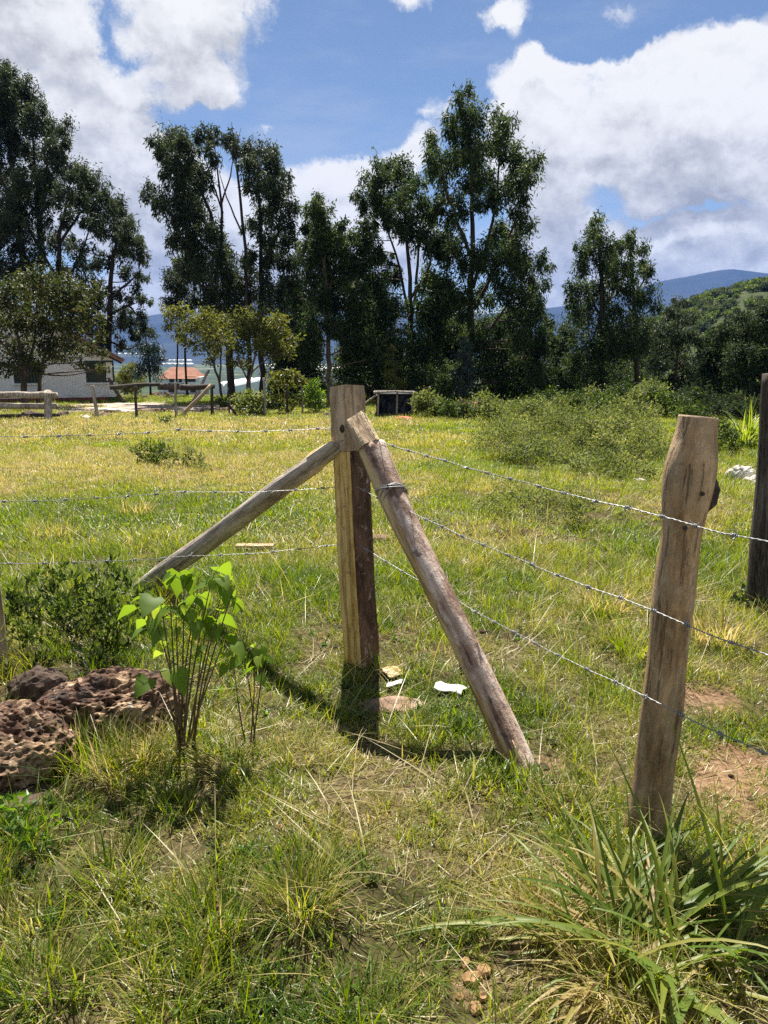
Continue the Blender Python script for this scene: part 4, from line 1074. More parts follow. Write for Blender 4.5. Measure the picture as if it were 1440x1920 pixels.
V, fs, a = pole_geo(L, rfun, 30, 60, seed=32, wob=.006)
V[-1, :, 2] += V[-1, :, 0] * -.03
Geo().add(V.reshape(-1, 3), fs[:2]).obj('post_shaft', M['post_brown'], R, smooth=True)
ring = V[-1].copy(); k = len(ring)
rings = [ring, (ring - ring.mean(0)) * .95 + ring.mean(0) + [0, 0, .004]]
W_ = np.concatenate(rings + [[ring.mean(0) + [0, 0, .0045]]])
i = np.arange(k)
Geo().add(W_, [np.stack([i, (i + 1) % k, (i + 1) % k + k, i + k], 1), np.stack([i + k, (i + 1) % k + k, np.full(k, 2 * k)], 1)]).obj('sawn_top', M['end'], R)
V, fs = tube([(.058, .0, L * .80), (.073, -.005, L * .822), (.078, -.006, L * .85), (.064, 0, L * .885)], [.006, .013, .012, .005], 9)
Geo().add(V, fs).obj('bark_knot', M['wood_dark'], R)
for z, x in ((.845, .012), (.77, -.02), (.56, .02)):
    V, fs = tube([(x, -.050, L * z), (x, -.0765 if z > .82 else -.067 if z > .7 else -.0625, L * z)], [.009, .005], 8)
    Geo().add(V, fs).obj('knot', M['wood_dark'], R)

# tall dark post at the photo edge and the pale stub of a post at the other edge
db = G(1438, 1145)
R, L = axis_obj('tall_post', db - Vector((0, 0, .05)), P(1462, 700, db.y), 'tall thick dark post at the photo edge with weeds round its foot', 'fence post')
V, fs, a = pole_geo(L, lambda f, a: np.full(len(a), .118 - .028 * f), 18, 30, seed=41, wob=.008)
Geo().add(V.reshape(-1, 3), fs).obj('post_shaft', M['wood_dark'], R, smooth=True)
aa = np.linspace(-2.0, -.6, 8)
V = np.concatenate([np.stack([.122 * np.cos(aa), .122 * np.sin(aa), np.full(8, z)], 1) for z in (L * .14, L * .17, L * .20)])
qi = (np.arange(2)[:, None] * 8 + np.arange(7)[None, :]).reshape(-1)
Geo().add(V, np.stack([qi, qi + 1, qi + 9, qi + 8], 1)).obj('red_patch', simple('dark_red_paint', [(.3, (.05, .012, .009)), (.7, (.14, .035, .025))], 9), R, label='worn dark red painted patch')
eb = G(-8, 1245)
R, L = axis_obj('round_post', eb - Vector((0, 0, .05)), P(-55, 735, eb.y), 'pale fence post just showing at the photo edge beside the dark low bush', 'fence post')
V, fs, a = pole_geo(L, lambda f, a: np.full(len(a), .05 - .006 * f), 16, 24, seed=51)
Geo().add(V.reshape(-1, 3), fs).obj('post_shaft', M['wood_tan'], R, smooth=True)


# ------------------------------------------------------------------ barbed wire
def barb_mesh():
    g = Geo()
    for s in (-1, 1):
        aa = np.linspace(0, 4.2 * math.pi, 17)
        pts = np.stack([np.linspace(-.006, .006, 17) + s * .004, .0048 * np.cos(aa), .0048 * np.sin(aa)], 1)
        g.add(*tube(pts, .0013, 4))
        g.add(*tube([(s * .008, .004 * s, .002), (s * .012, .014 * s, .010 * s)], [.0014, .0004], 4))
        g.add(*tube([(-s * .004, -.003, .003 * s), (s * -.007, -.012, -.013 * s)], [.0014, .0004], 4))
    return g.mesh('barb', M['wire'], True)


BARB = barb_mesh()


def wire(label, pts, group, rs=.0011, wr=.0011, pitch=.045, bgap=.125):
    pts = [arr(p) for p in pts]
    d = np.concatenate([[0], np.cumsum([np.linalg.norm(b - a) for a, b in zip(pts, pts[1:])])])
    n = max(60, int(d[-1] / .0075)); s = np.linspace(0, d[-1], n)
    c = np.stack([np.interp(s, d, [p[j] for p in pts]) for j in range(3)], 1)
    for a, b in zip(d, d[1:]):       # slack between fixings
        m = (s >= a) & (s <= b); t = (s[m] - a) / (b - a)
        c[m, 2] -= .014 * min(1, (b - a)) * 4 * t * (1 - t)
    c[:, 2] += .0014 * np.sin(s * 13 + pts[0][0]) + .0008 * np.sin(s * 29)
    R = root('barbed_wire', c[0], label, 'barbed wire', group)
    t = nrm(np.gradient(c, axis=0)); u = nrm(np.cross(t, [0, 0, 1.])); w = np.cross(u, t)
    for ph in (0, math.pi):
        q = s / pitch * 2 * math.pi + ph
        p = c + rs * (u * np.cos(q)[:, None] + w * np.sin(q)[:, None])
        Geo().add(*tube(p, wr, 4)).obj('strand', M['wire'], R, smooth=True)
    for sb in np.arange(.06, d[-1] - .03, bgap):
        i = int(np.searchsorted(s, sb + rng.uniform(-.01, .01))); i = min(max(i, 0), n - 1)
        o = link('barb', BARB, R, tuple(c[i] - c[0]))
        tv = Vector(t[i]); o.rotation_euler = (tv.to_track_quat('X', 'Z').to_matrix() @ Matrix.Rotation(rng.uniform(0, 6.28), 3, 'X')).to_euler()


def on(px, py, Y):
    return P(px, py, Y)


yc = POST_Y - .105
WG = 'barbed wires of the fence'
ry = rb.y
for lab, a, mid, b, e in [
    ('top barbed wire running from the corner post to the round brown post', (663, 812), None, (1262, 973), (1470, 1022)),
    ('middle barbed wire running from the corner post past the mottled brace to the round post', (668, 912), (752, 952), (1232, 1147), (1480, 1243)),
    ('lowest barbed wire running from the corner post to the round brown post', (674, 1022), (820, 1105), (1224, 1312), (1480, 1432))]:
    pb = on(b[0], b[1], ry - .062)
    pa = on(a[0], a[1], yc)
    pts = [pa]
    if mid:
        t = .17 if mid[0] < 800 else .27
        ym = yc + (ry - .085 - yc) * t
        if mid[0] < 800:
            ym = 3.22
        pts.append(on(mid[0], mid[1], ym))
    dirn = (pb - pa); dirn.z = 0
    pts.append(pb)
    ye = pb.y + dirn.y * .24
    pts.append(on(e[0], e[1], ye)); 
    last = pts[-1] + (pts[-1] - pts[-2]) * 2.2
    pts.append(last)
    wire(lab, pts, WG)
for lab, a, m, b in [
    ('top barbed wire running from the corner post across the field to the photo edge', (622, 803), (330, 806), (-14, 818)),
    ('middle barbed wire crossing in front of the grey brace', (628, 914), (330, 922), (-12, 940)),
    ('lowest barbed wire crossing low over the grey brace', (634, 1021), (330, 1044), (-8, 1056))]:
    wire(lab, [on(a[0], a[1], POST_Y - .05), on(m[0], m[1], (POST_Y + eb.y) / 2 - .05), on(b[0], b[1], eb.y - .052), on(b[0] - 300, b[1] + 6, eb.y - .1)], WG, .0009, .0010)
w_ = [P(940, 1330, 2.75), P(955, 1375, 2.66), P(968, 1405, 2.6), G(990, 1452) + Vector((0, 0, .02))]
Geo().add(*tube(w_, .002, 5)).obj('loose_wire', M['wood_fresh'], origin=tuple(w_[-1]), label='thin pale loose strand hanging down by the foot of the mottled brace', category='wire')

# ------------------------------------------------------------------ rocks and stones
def lump(V, amp, fr, pit=0.0, pf=14.0, seed=0):
    out_ = []
    off = Vector((seed * 3.7, seed * 1.3, seed * 2.1))
    for v in V:
        p = Vector(v) + off
        d = mnoise.fractal(p * fr, .9, 2.1, 5) * amp
        if pit:
            w = Vector((p.x, p.y, p.z * 1.6))
            c = mnoise.voronoi(w * pf)[0][0]
            d -= pit * max(0, .42 - c) * 2.2
            c2 = mnoise.voronoi(w * pf * 2.3)[0][0]
            d -= pit * .45 * max(0, .42 - c2) * 2
            d += pit * .5 * mnoise.ridged_multi_fractal(w * fr * 2.2, 1, 2, 4, .9, 2) * .35
        out_.append(d)
    return np.array(out_)


def ico(n):
    import bmesh
    bm = bmesh.new(); bmesh.ops.create_icosphere(bm, subdivisions=n, radius=1.0)
    V = np.array([v.co[:] for v in bm.verts]); Q = np.array([[v.index for v in f.verts] for f in bm.faces]); bm.free()
    return V, Q


ICO = {n: ico(n) for n in (2, 3, 4, 6)}


def rock(name, label, c, size, mat, sub=4, amp=.18, fr=1.6, pit=0.0, pf=9.0, rz=0.0, tilt=0.0, seed=1, cat='rock', group=None, flat=None, smooth=False):
    V, Q = ICO[sub]
    s = np.array(size) / 2
    W = V * s
    d = lump(W / max(size) * 2, amp, fr, pit, pf, seed) * max(size) / 2
    W = W + nrm(W) * d[:, None]
    if flat is not None:
        W[:, 2] = np.where(W[:, 2] > flat * s[2], flat * s[2] + (W[:, 2] - flat * s[2]) * .2, W[:, 2])
    Mx = np.array(Matrix.Rotation(rz, 3, 'Z') @ Matrix.Rotation(tilt, 3, 'Y'))
    W = W @ Mx.T + np.array(c)
    return Geo().add(W, Q).obj(name, mat, smooth=smooth, origin=tuple(c), label=label, category=cat, group=group)


def gz(px, py, dz=0.0):
    g = G(px, py); g.z += dz; return g


rock('pitted_rock', 'long pitted red-brown rock ridge below the dark low bush, beside the heart-leaved plant', gz(200, 1345, .0), (.64, .36, .33), M['rock'], 6, .15, 1.5, .19, 7.5, .35, -.1, 3)
rock('pitted_rock', 'large tan and brown pitted rock cut by the photo edge', gz(10, 1428, .01), (.54, .42, .40), M['rock'], 6, .15, 1.3, .19, 7.0, .2, .05, 7)
rock('dark_rock', 'small dark knobbly rock tucked behind the two pitted rocks', gz(78, 1302, .03), (.24, .18, .16), M['rock_dark'], 4, .2, 2.0, .15, 6, 0, 0, 9)
rock('dark_rock', 'flat dark slab at the photo edge under the tan pitted rock', gz(22, 1492, .0), (.30, .18, .10), M['rock_dark'], 4, .14, 1.6, .08, 6, .1, .15, 11, flat=.4)
rock('flat_stone', 'flat reddish-brown stone lying in the shadow at the corner post foot', gz(738, 1325, .0), (.27, .17, .07), M['rock_tan'], 4, .10, 1.6, .03, 6, .05, 0, 13, flat=.5)
rock('flat_stone', 'flat buff stone half buried behind the round brown post', gz(1322, 1312, -.03), (.36, .30, .07), M['rock_tan'], 4, .12, 1.5, .03, 6, 0, 0, 15, flat=.5)
rock('flat_stone', 'rounded tan stone on the grass just behind the corner post', gz(712, 1012, .0), (.22, .14, .09), M['rock_tan'], 3, .12, 1.5, 0, 6, 0, 0, 17)
rock('white_rock', 'white boulder in the grass left of the tall dark post', gz(1386, 902, .05), (.36, .3, .30), M['rock_white'], 4, .2, 1.7, .05, 5, 0, 0, 19)
rock('white_rock', 'lower pale boulder behind the white one, touching the tall dark post', gz(1410, 906, .0), (.34, .25, .19), M['rock_white'], 4, .2, 1.7, .05, 5, 0, 0, 20)
rock('pale_stone', 'small pale flat stone below the scrubby thicket', gz(1196, 901, .0), (.22, .12, .05), M['rock_white'], 3, .1, 1.5, 0, 5, .2, 0, 21)
rock('pale_stone', 'pale flat stone beside the weathered plank on the field', gz(480, 1050, .0), (.15, .10, .03), M['rock_tan'], 3, .1, 1.5, 0, 5, .2, 0, 23, flat=.3)
for lab, px, py, s, rz in [('biggest orange stone of the small group on the bare patch at the bottom', 886, 1838, .052, .3), ('angular buff stone nearest the bottom edge of the photo', 893, 1893, .040, 1.0), ('flat orange flake beside the biggest orange stone', 908, 1822, .042, 2.0),
                           ('small yellowish stone below the biggest orange stone', 905, 1872, .030, .8), ('thin buff flake between the small stones and the grass at the bottom', 862, 1872, .024, .1), ('brown stone chip above the biggest orange stone', 872, 1808, .034, 1.6)]:
    rock('orange_stone', lab, gz(px, py, .004), (s, s * .8, s * .6), M['rock_orange'], 2, .34, 1.9, 0, 5, rz, .2, int(px), cat='stone', group='orange stones on a bare patch')
for lab, px, py, s in [('dark clod in the grass, nearer of two by the mottled brace', 990, 1335, .05), ('dark clump of dry dung left of the round post', 1165, 1137, .11), ('dark dung patch on the grass, twin of two beyond the lowest wire', 935, 1145, .10), ('small dark clod close to the twin dung patches', 965, 1148, .08),
                       ('dark clod by the foot of the corner post', 632, 1215, .06), ('small dark clod on the field near the plank', 388, 1053, .09), ('dark clod right of the mottled brace, below the lowest wire', 905, 1185, .06), ('brown turned earth clod against the foot of the mottled brace', 938, 1415, .08),
                       ('brown clod in front of the mottled brace foot', 1012, 1440, .07), ('dark clod in the grass left of the round post foot', 1090, 1415, .05)]:
    rock('earth_clod', lab, gz(px, py, .0), (s, s * .8, s * .45), M['dung'], 3, .3, 1.8, 0, 5, px, 0, int(px), cat='clod', group='dark clods and dung on the grass')
RUB = 'pale stones along the rough strip before the house'
for i, (lab, px, py, s, mt) in enumerate([
    ('pale rounded stone by the leaning post at the house corner', 190, 783, .55, 'rock_tan'), ('broad flat pale rock slab on the rough strip left of the slim far post', 215, 772, 1.5, 'rock_white'), ('flat pale slab between the two far fence posts', 290, 772, 1.6, 'rock_tan'),
    ('long pale slab right of the slanting plank', 395, 772, 1.7, 'rock_tan'), ('reddish round boulder under the pole rail', 290, 742, .75, 'rock'), ('grey boulder under the pole rail beside the reddish one', 312, 745, .9, 'rock_dark'), ('small grey boulder left of the reddish one under the rail', 272, 748, .55, 'rock_dark'),
    ('grey rubble stone below the two rails by the house', 60, 785, .8, 'rock_dark'), ('rubble stone at the foot of the rail end post', 120, 782, .6, 'rock_dark'), ('pale chip stone at the end of the rubble by the leaning post', 162, 788, .4, 'rock_white'),
    ('broad pale slab at the right end of the rough strip', 440, 772, 1.1, 'rock_white'), ('brown soil heap left of the corner post, beside the green bush', 578, 765, .9, 'rock'), ('grey broken stump lying left of the corner post top', 614, 782, .42, 'rock_dark')]):
    rock('rubble_stone', lab, gz(px, py, .02), (s, s * .7, s * (.22 if s > 1 else .55)), M[mt], 3, .22, 1.8, .04, 5, i, .1, 30 + i, group=RUB, flat=.4 if s > 1 else None)


def sheet(name, label, px, py, w, d, mat, rz, tilt, th=.006, lift=.03, cat='litter'):
    c = gz(px, py, lift)
    n = 6; xs = np.linspace(-w / 2, w / 2, n); ys = np.linspace(-d / 2, d / 2, 4)
    X, Y = np.meshgrid(xs, ys); Z = .015 * np.sin(X * 30) * .5 + .012 * np.cos(Y * 40)
    top = np.stack([X + .01 * np.sin(Y * 60), Y + .01 * np.sin(X * 50), Z], -1).reshape(-1, 3)
    bot = top - [0, 0, th]
    i = (np.arange(3)[:, None] * n + np.arange(n - 1)[None, :]).reshape(-1)
    q = np.stack([i, i + 1, i + n + 1, i + n], 1)
    per = list(range(n)) + [n * k + n - 1 for k in range(1, 4)] + [3 * n + k for k in range(n - 2, -1, -1)] + [n * k for k in (2, 1)]
    per = np.array(per); p2 = np.roll(per, -1)
    side = np.stack([per, per + 4 * n, p2 + 4 * n, p2], 1)
    Mx = np.array(Matrix.Rotation(rz, 3, 'Z') @ Matrix.Rotation(tilt, 3, 'Y'))
    V = np.concatenate([top, bot]) @ Mx.T + np.array(c)
    return Geo().add(V, [q, q[:, ::-1] + 4 * n, side]).obj(name, mat, origin=tuple(c), label=label, category=cat)


sheet('white_sheet', 'larger white flat scrap lying on the grass between post and mottled brace', 845, 1300, .125, .085, M['paper'], -.3, .25)
sheet('white_sheet', 'small white scrap on the grass by the flat reddish stone', 740, 1290, .075, .05, M['paper'], .2, .15, lift=.02)
sheet('tan_scrap', 'tan wood bark scrap on the grass right of the corner post foot', 732, 1266, .10, .11, M['wood_fresh'], .6, .3, lift=.025)
pl = gz(478, 1031, .03)
V, Q = box((0, 0, 0), (.30, .085, .028), .04)
Geo().add(V + np.array(pl), Q).obj('plank', M['wood_tan'], origin=tuple(pl), label='short weathered plank lying on the grass near the lowest wire', category='plank')
rg = gz(757, 789, .05)
V, Q = ICO[3]
Geo().add(V * [.22, .15, .07] * (1 + .3 * vn(V[:, 0:1] * 3, V[:, 1:2] * 3, 4)) + np.array(rg), Q).obj('red_cloth', M['red_rag'], origin=tuple(rg), label='small red-orange rag on the grass in front of the black shed', category='litter')

# ------------------------------------------------------------------ house
def build_house():
    Y = 36.0
    A = P(203, 755, Y); zb = float(hgt(A.x, Y)) - .1
    x1 = A.x; hw = 4.9; xc = x1 - hw; x0 = xc - hw
    zt = P(203, 664, Y).z            # eave height at the wall
    zr = zt + hw * math.tan(math.radians(29)); D = 9.0; T = .28
    R = root('white_house', (xc, Y, zb), 'single-storey whitewashed house with clay-tiled gable roof behind the olive leafy tree', 'house')
    # gable wall with two window openings
    wins = [(P(110, 0, Y).x, P(165, 0, Y).x), (P(-24, 0, Y).x, P(26, 0, Y).x)]
    wz0, wz1 = P(140, 717, Y).z, P(140, 676, Y).z
    xs = sorted([x0, x1] + [w for p in wins for w in p])
    g = Geo()
    for a, b in zip(xs, xs[1:]):
        hole = any(abs(a - w[0]) < 1e-6 for w in wins)
        parts = [(zb + .32, wz0), (wz1, zt)] if hole else [(zb + .32, zt)]
        for za, zc in parts:
            g.add(*box(((a + b) / 2, Y + T / 2, (za + zc) / 2), (b - a, T, zc - za)))
    n = 12
    V = [(x0, Y, zt), (x1, Y, zt), (xc, Y, zr), (x0, Y + T, zt), (x1, Y + T, zt), (xc, Y + T, zr)]
    g.add(V, [np.array([(0, 1, 2)]), np.array([(5, 4, 3)]), np.array([(1, 4, 5, 2), (3, 0, 2, 5)])])
    for sx in (x0, x1 - T):
        g.add(*box((sx + T / 2, Y + D / 2 + T / 2, (zb + .32 + zt) / 2), (T, D - T, zt - zb - .32)))
    g.add(*box((xc, Y + D + T / 2, (zb + .32 + zt) / 2), (2 * hw, T, zt - zb - .32)))
    g.obj('wall', M['white'], R)
    Geo().add(*box((xc, Y + D / 2, zb + .10), (2 * hw + .03, D + .03, .44))).obj('red_plinth', M['red_band'], R)
    for a, b in wins:
        f = Geo()
        w = b - a
        for cx, cz, sx, sz in [((a + b) / 2, wz0 + .04, w, .08), ((a + b) / 2, wz1 - .04, w, .08), (a + .04, (wz0 + wz1) / 2, .08, wz1 - wz0 - .16), (b - .04, (wz0 + wz1) / 2, .08, wz1 - wz0 - .16)]:
            f.add(*box((cx, Y + .05, cz), (sx, .12, sz)))
        W = f.obj('window', M['green_paint'], R)
        ORG[W.name] = ORG[R.name]
        Geo().add(*box(((a + b) / 2, Y + .16, (wz0 + wz1) / 2), (w - .16, .02, wz1 - wz0 - .16))).obj('pane', M['glass'], W, origin=ORG[R.name])
        me = None
        for i in range(8):
            xx = a + .08 + (w - .16) * (i + .5) / 8
            if me is None:
                V, Q = box((0, 0, 0), (.045, .04, wz1 - wz0 - .162))
                me = Geo().add(V, Q).mesh('bar', M['green_paint'])
            link('bar', me, W, (xx - xc, .03, (wz0 + wz1) / 2 - zb))
        Geo().add(*box(((a + b) / 2, Y - .03, wz0 - .03), (w + .16, .14, .06))).obj('sill', M['white'], W, origin=ORG[R.name])
    th = math.radians(19.5)
    R.rotation_euler = (0, 0, th)
    R.location = (x1 - hw * math.cos(th), Y - hw * math.sin(th), zb)
    # roof: deck and rows of barrel tiles
    ov = .75; og = .55
    sl = math.atan2(zr - zt, hw); Ls = (hw + ov) / math.cos(sl)
    roof = Geo()
    for s in (-1, 1):
        ex = xc + s * (hw + ov); ez = zr - (hw + ov) * math.tan(sl)
        a = np.array([(xc, Y - og, zr + .04), (ex, Y - og, ez + .04), (ex, Y + D + og, ez + .04), (xc, Y + D + og, zr + .04)])
        roof.add(np.concatenate([a, a + [0, 0, .07]]), np.array([(0, 1, 2, 3), (7, 6, 5, 4), (0, 4, 5, 1), (1, 5, 6, 2), (2, 6, 7, 3), (3, 7, 4, 0)]))
    RF = roof.obj('roof', M['roof'], R)
    # one barrel tile mesh, lying along the slope
    aa = np.linspace(0, math.pi, 6)
    tl = .46; r0, r1 = .115, .085
    V = np.concatenate([np.stack([np.zeros(6), r0 * np.cos(aa), r0 * np.sin(aa)], 1), np.stack([np.full(6, -tl), r1 * np.cos(aa), r1 * np.sin(aa) + .012], 1)])
    V2 = V * [1, .86, .86] - [0, 0, .004]
    i = np.arange(5)
    q = np.stack([i, i + 1, i + 7, i + 6], 1)
    e = np.stack([i, i + 12, i + 13, i + 1], 1)
    tm = Geo().add(np.concatenate([V, V2]), [q, q[:, ::-1] + 12, e]).mesh('tile', M['roof'])
    rows = int(Ls / .38); cols = 44
    cnt = 0; rest = Geo()
    for s in (1, -1):
        for c in range(cols):
            y = Y - og + .12 + c * .235
            for k in range(rows + 1):
                dd = Ls + .05 - k * .38
                if dd < .4:
                    continue
                x = xc + s * dd * math.cos(sl); z = zr - dd * math.sin(sl) + .115 + rng.uniform(-.008, .008)
                rot = Matrix.Rotation(0 if s == 1 else math.pi, 4, 'Z') @ Matrix.Rotation(sl + rng.uniform(-.02, .02), 4, 'Y') @ Matrix.Rotation(rng.uniform(-.03, .03), 4, 'Z')
                if s == 1 and cnt < 300 and c < 24:
                    o = link('tile', tm, RF, (x - xc, y - Y, z - zb)); o.rotation_euler = rot.to_euler(); cnt += 1
                else:
                    rest.add(np.concatenate([V, V2]) @ np.array(rot.to_3x3()).T + [x, y, z], [q, e])
    rest.obj('tile_field', M['roof'], RF, origin=ORG[R.name], kind='stuff')
    rd = Geo()
    for k in range(26):
        V3 = np.concatenate([np.stack([r0 * 1.25 * np.cos(aa), np.full(6, -.03 + k * .42), r0 * 1.1 * np.sin(aa)], 1), np.stack([r0 * np.cos(aa), np.full(6, .44 + k * .42), r0 * np.sin(aa)], 1)])
        rd.add(V3 + [xc, Y - og, zr + .14], q)
    rd.obj('ridge_cap', M['roof'], RF, origin=ORG[R.name])
    # rafter tails under the verge
    for y in (Y - og + .1, Y - .14):
        V4, f4 = tube([(xc, y, zr - .02), (xc + (hw + ov - .05), y, zr - (hw + ov - .05) * math.tan(sl) - .02)], .05, 6)
        Geo().add(V4, f4).obj('verge_pole', M['wood_dark'], R)


build_house()

# far house with an orange roof, down the slope
def far_house():
    Y = 150.0
    c = P(336, 705, Y); w = 8.0; zb = P(336, 737, Y).z; zt = P(336, 707, Y).z; D = 7.0
    R = root('far_house', (c.x, Y, zb), 'distant white two-storey house with orange hipped roof, seen over the pole rail', 'house')
    Geo().add(*box((c.x, Y + D / 2, (zb - 1 + zt) / 2), (w, D, zt - zb + 1))).obj('wall', M['white'], R)
    a = P(296, 709, Y); b = P(372, 709, Y); zr = P(336, 689, Y).z; ze = P(336, 710, Y).z
    V = [(a.x, Y - .7, ze), (b.x, Y - .7, ze), (b.x, Y + D + .7, ze), (a.x, Y + D + .7, ze), (a.x + 1.6, Y + D / 2, zr), (b.x - 1.6, Y + D / 2, zr)]
    Geo().add(V, [np.array([(0, 1, 5, 4), (2, 3, 4, 5), (3, 2, 1, 0)]), np.array([(1, 2, 5), (3, 0, 4)])]).obj('roof', M['roof_red'], R)
    for px, py, ww, hh in [(352, 711, .9, .9), (361, 711, 1.0, .9), (322, 712, .8, .9), (338, 712, .5, .9), (346, 726, .5, .7), (322, 727, 1.2, 1.6), (362, 728, 1.0, 1.4)]:
        q = P(px, py, Y)
        f = Geo()
        for cx, cz, sx, sz in [(0, hh / 2, ww + .2, .1), (0, -hh / 2, ww + .2, .1), (-ww / 2, 0, .1, hh - .1), (ww / 2, 0, .1, hh - .1)]:
            f.add(*box((q.x + cx, Y - .03, q.z + cz), (sx, .1, sz)))
        W = f.obj('window', M['wood_dark'], R)
        Geo().add(*box((q.x, Y - .012, q.z), (ww - .1, .03, hh - .1))).obj('pane', M['glass'], W, origin=ORG[R.name])


far_house()


def greenhouse(label, px0, px1, py, Y, h, dz=0):
    a = P(px0, py, Y); b = P(px1, py, Y); zb = a.z
    n = max(2, int((b.x - a.x) / (h * 2.2))); R = root('greenhouse', ((a.x + b.x) / 2, Y, zb), label, 'greenhouse', 'white greenhouse sheds in the valley')
    w = (b.x - a.x) / n; g = Geo()
    D = 30
    for i in range(n):
        x0 = a.x + i * w; aa = np.linspace(0, math.pi, 7)
        pr = [(x0 + .02, zb - 2)] + [(x0 + w / 2 - w / 2 * .98 * math.cos(t), zb + h * .6 + h * .4 * math.sin(t)) for t in aa] + [(x0 + w - .02, zb - 2)]
        k = len(pr)
        V = [(x, Y, z) for x, z in pr] + [(x, Y + D, z) for x, z in pr]
        j = np.arange(k - 1)
        g.add(V, [np.stack([j, j + k, j + k + 1, j + 1], 1), np.arange(k)[None, :], (np.arange(k)[::-1] + k)[None, :]])
    g.obj('film_tunnel', M['greenhouse'], R)


greenhouse('white greenhouse strip just beyond the house roof eave', 214, 268, 667, 1500, 5)
greenhouse('white greenhouse strip above the distant orange roof', 296, 352, 686, 900, 3)
greenhouse('farther pale greenhouse strip above the distant orange roof', 310, 352, 678, 1250, 3)
greenhouse('white greenhouse partly hidden behind the yellow-green trees', 400, 440, 735, 125, 1.5)
greenhouse('white greenhouse glimpsed between the dark trunks left of the pale trunk', 560, 640, 718, 170, 3.2)
greenhouse('white greenhouse glimpsed low behind the olive flat-topped tree', 480, 545, 712, 210, 4)

# ------------------------------------------------------------------ pole fence before the house
def pole(name, label, p0, p1, r, mat, cat='fence post', group=None, k=9, taper=.8, seed=0):
    R, L = axis_obj(name, p0, p1, label, cat, group)
    V, fs, a = pole_geo(L, lambda f, a: np.full(len(a), r * (1 - (1 - taper) * f)), k, 10, seed=seed, wob=r * .15)
    Geo().add(V.reshape(-1, 3), fs).obj('shaft', mat, R, smooth=True)
    return R


FG = 'slim posts of the far pole fence'
for i, (lab, b, t, r, mt) in enumerate([
    ('grey leaning post of the far fence in front of the house corner', (183, 786), (174, 722), 3.8, 'wood_grey'), ('dark slim post of the far fence right of the house', (256, 786), (254, 724), 2.9, 'wood_dark'),
    ('pale slim post of the far fence in front of the distant orange roof', (331, 784), (328, 716), 2.7, 'wood_grey'), ('dark stout post of the far fence right of the slanting plank', (399, 781), (396, 722), 3.4, 'wood_dark'),
    ('pale post of the far fence left of the light green bush', (497, 782), (495, 708), 2.6, 'wood_grey'), ('thin post of the far fence in the middle of the light green bush', (539, 779), (538, 722), 2.0, 'wood_dark'),
    ('thin post of the far fence at the right side of the light green bush', (567, 778), (566, 720), 1.9, 'wood_grey'), ('slim short post of the far fence under the yellow-green trees', (430, 779), (428, 728), 1.8, 'wood_dark')]):
    g0 = G(*b); pole('far_post', lab, g0 - Vector((0, 0, .08)), P(t[0], t[1], g0.y), r * mpp(g0), M[mt], group=FG, seed=i)
g0 = G(338, 783)
pole('slanting_plank', 'pale plank slanting up across the far fence', g0, P(396, 722, g0.y + .3), .065, M['wood_tan'], 'plank', seed=3)
g0 = G(356, 765)
pole('slanting_pole', 'thin grey pole propped steeply behind the pale slanting plank', g0, P(392, 694, g0.y + .5), .07, M['wood_grey'], 'pole', seed=4)
pole('rail', 'dark horizontal rail pole of the far fence between the slim posts', P(338, 726, G(330, 775).y), P(402, 725, G(330, 775).y + .6), .11, M['wood_dark'], 'rail', seed=5)
pole('rail', 'thin horizontal rail pole running from the house corner to the dark slim post', P(206, 726, G(255, 778).y), P(300, 720, G(255, 778).y + .3), .075, M['wood_dark'], 'rail', seed=6)
pole('rail', 'dark rail pole above the boulders in front of the distant orange roof', P(296, 725, G(330, 770).y + .3), P(345, 724, G(330, 770).y + .4), .13, M['wood_dark'], 'rail', seed=61)
g0 = G(232, 756)
pole('slanting_pole', 'dark pole leaning against the house corner', g0, P(203, 708, g0.y), .09, M['wood_dark'], 'pole', seed=7)
g0 = G(447, 783)
pole('slanting_pole', 'dark stick leaning by the grey bush at the end of the far fence', g0, P(424, 752, g0.y), .05, M['wood_dark'], 'pole', seed=8)
# the two thick rails at the left edge
yr = G(60, 788).y
zz = P(95, 790, yr)
R = root('rail_fence', zz, 'low grey fence of two thick rails in front of the white house', 'fence')
for py, r in ((741, .095), (762, .085)):
    p0, p1 = P(-90, py - 2, yr), P(106, py, yr)
    V, fs = tube(np.linspace(arr(p0), arr(p1), 9) + rng.normal(size=(9, 3)) * .012, r, 9)
    Geo().add(V, fs).obj('rail', M['wood_grey'], R, smooth=True)
for px in (90, -60):
    p0 = G(px, 790); V, fs = tube(np.linspace(arr(p0) - [0, 0, .1], arr(P(px, 734, yr + .14)), 6), .11, 9)
    Geo().add(V, fs).obj('fence_post', M['wood_grey'], R, smooth=True)
V, fs = tube(np.linspace(arr(P(-60, 781, yr - .2)), arr(P(112, 778, yr - .1)), 7), .05, 7)
Geo().add(V, fs).obj('bottom_rail', M['wood_dark'], R, smooth=True)

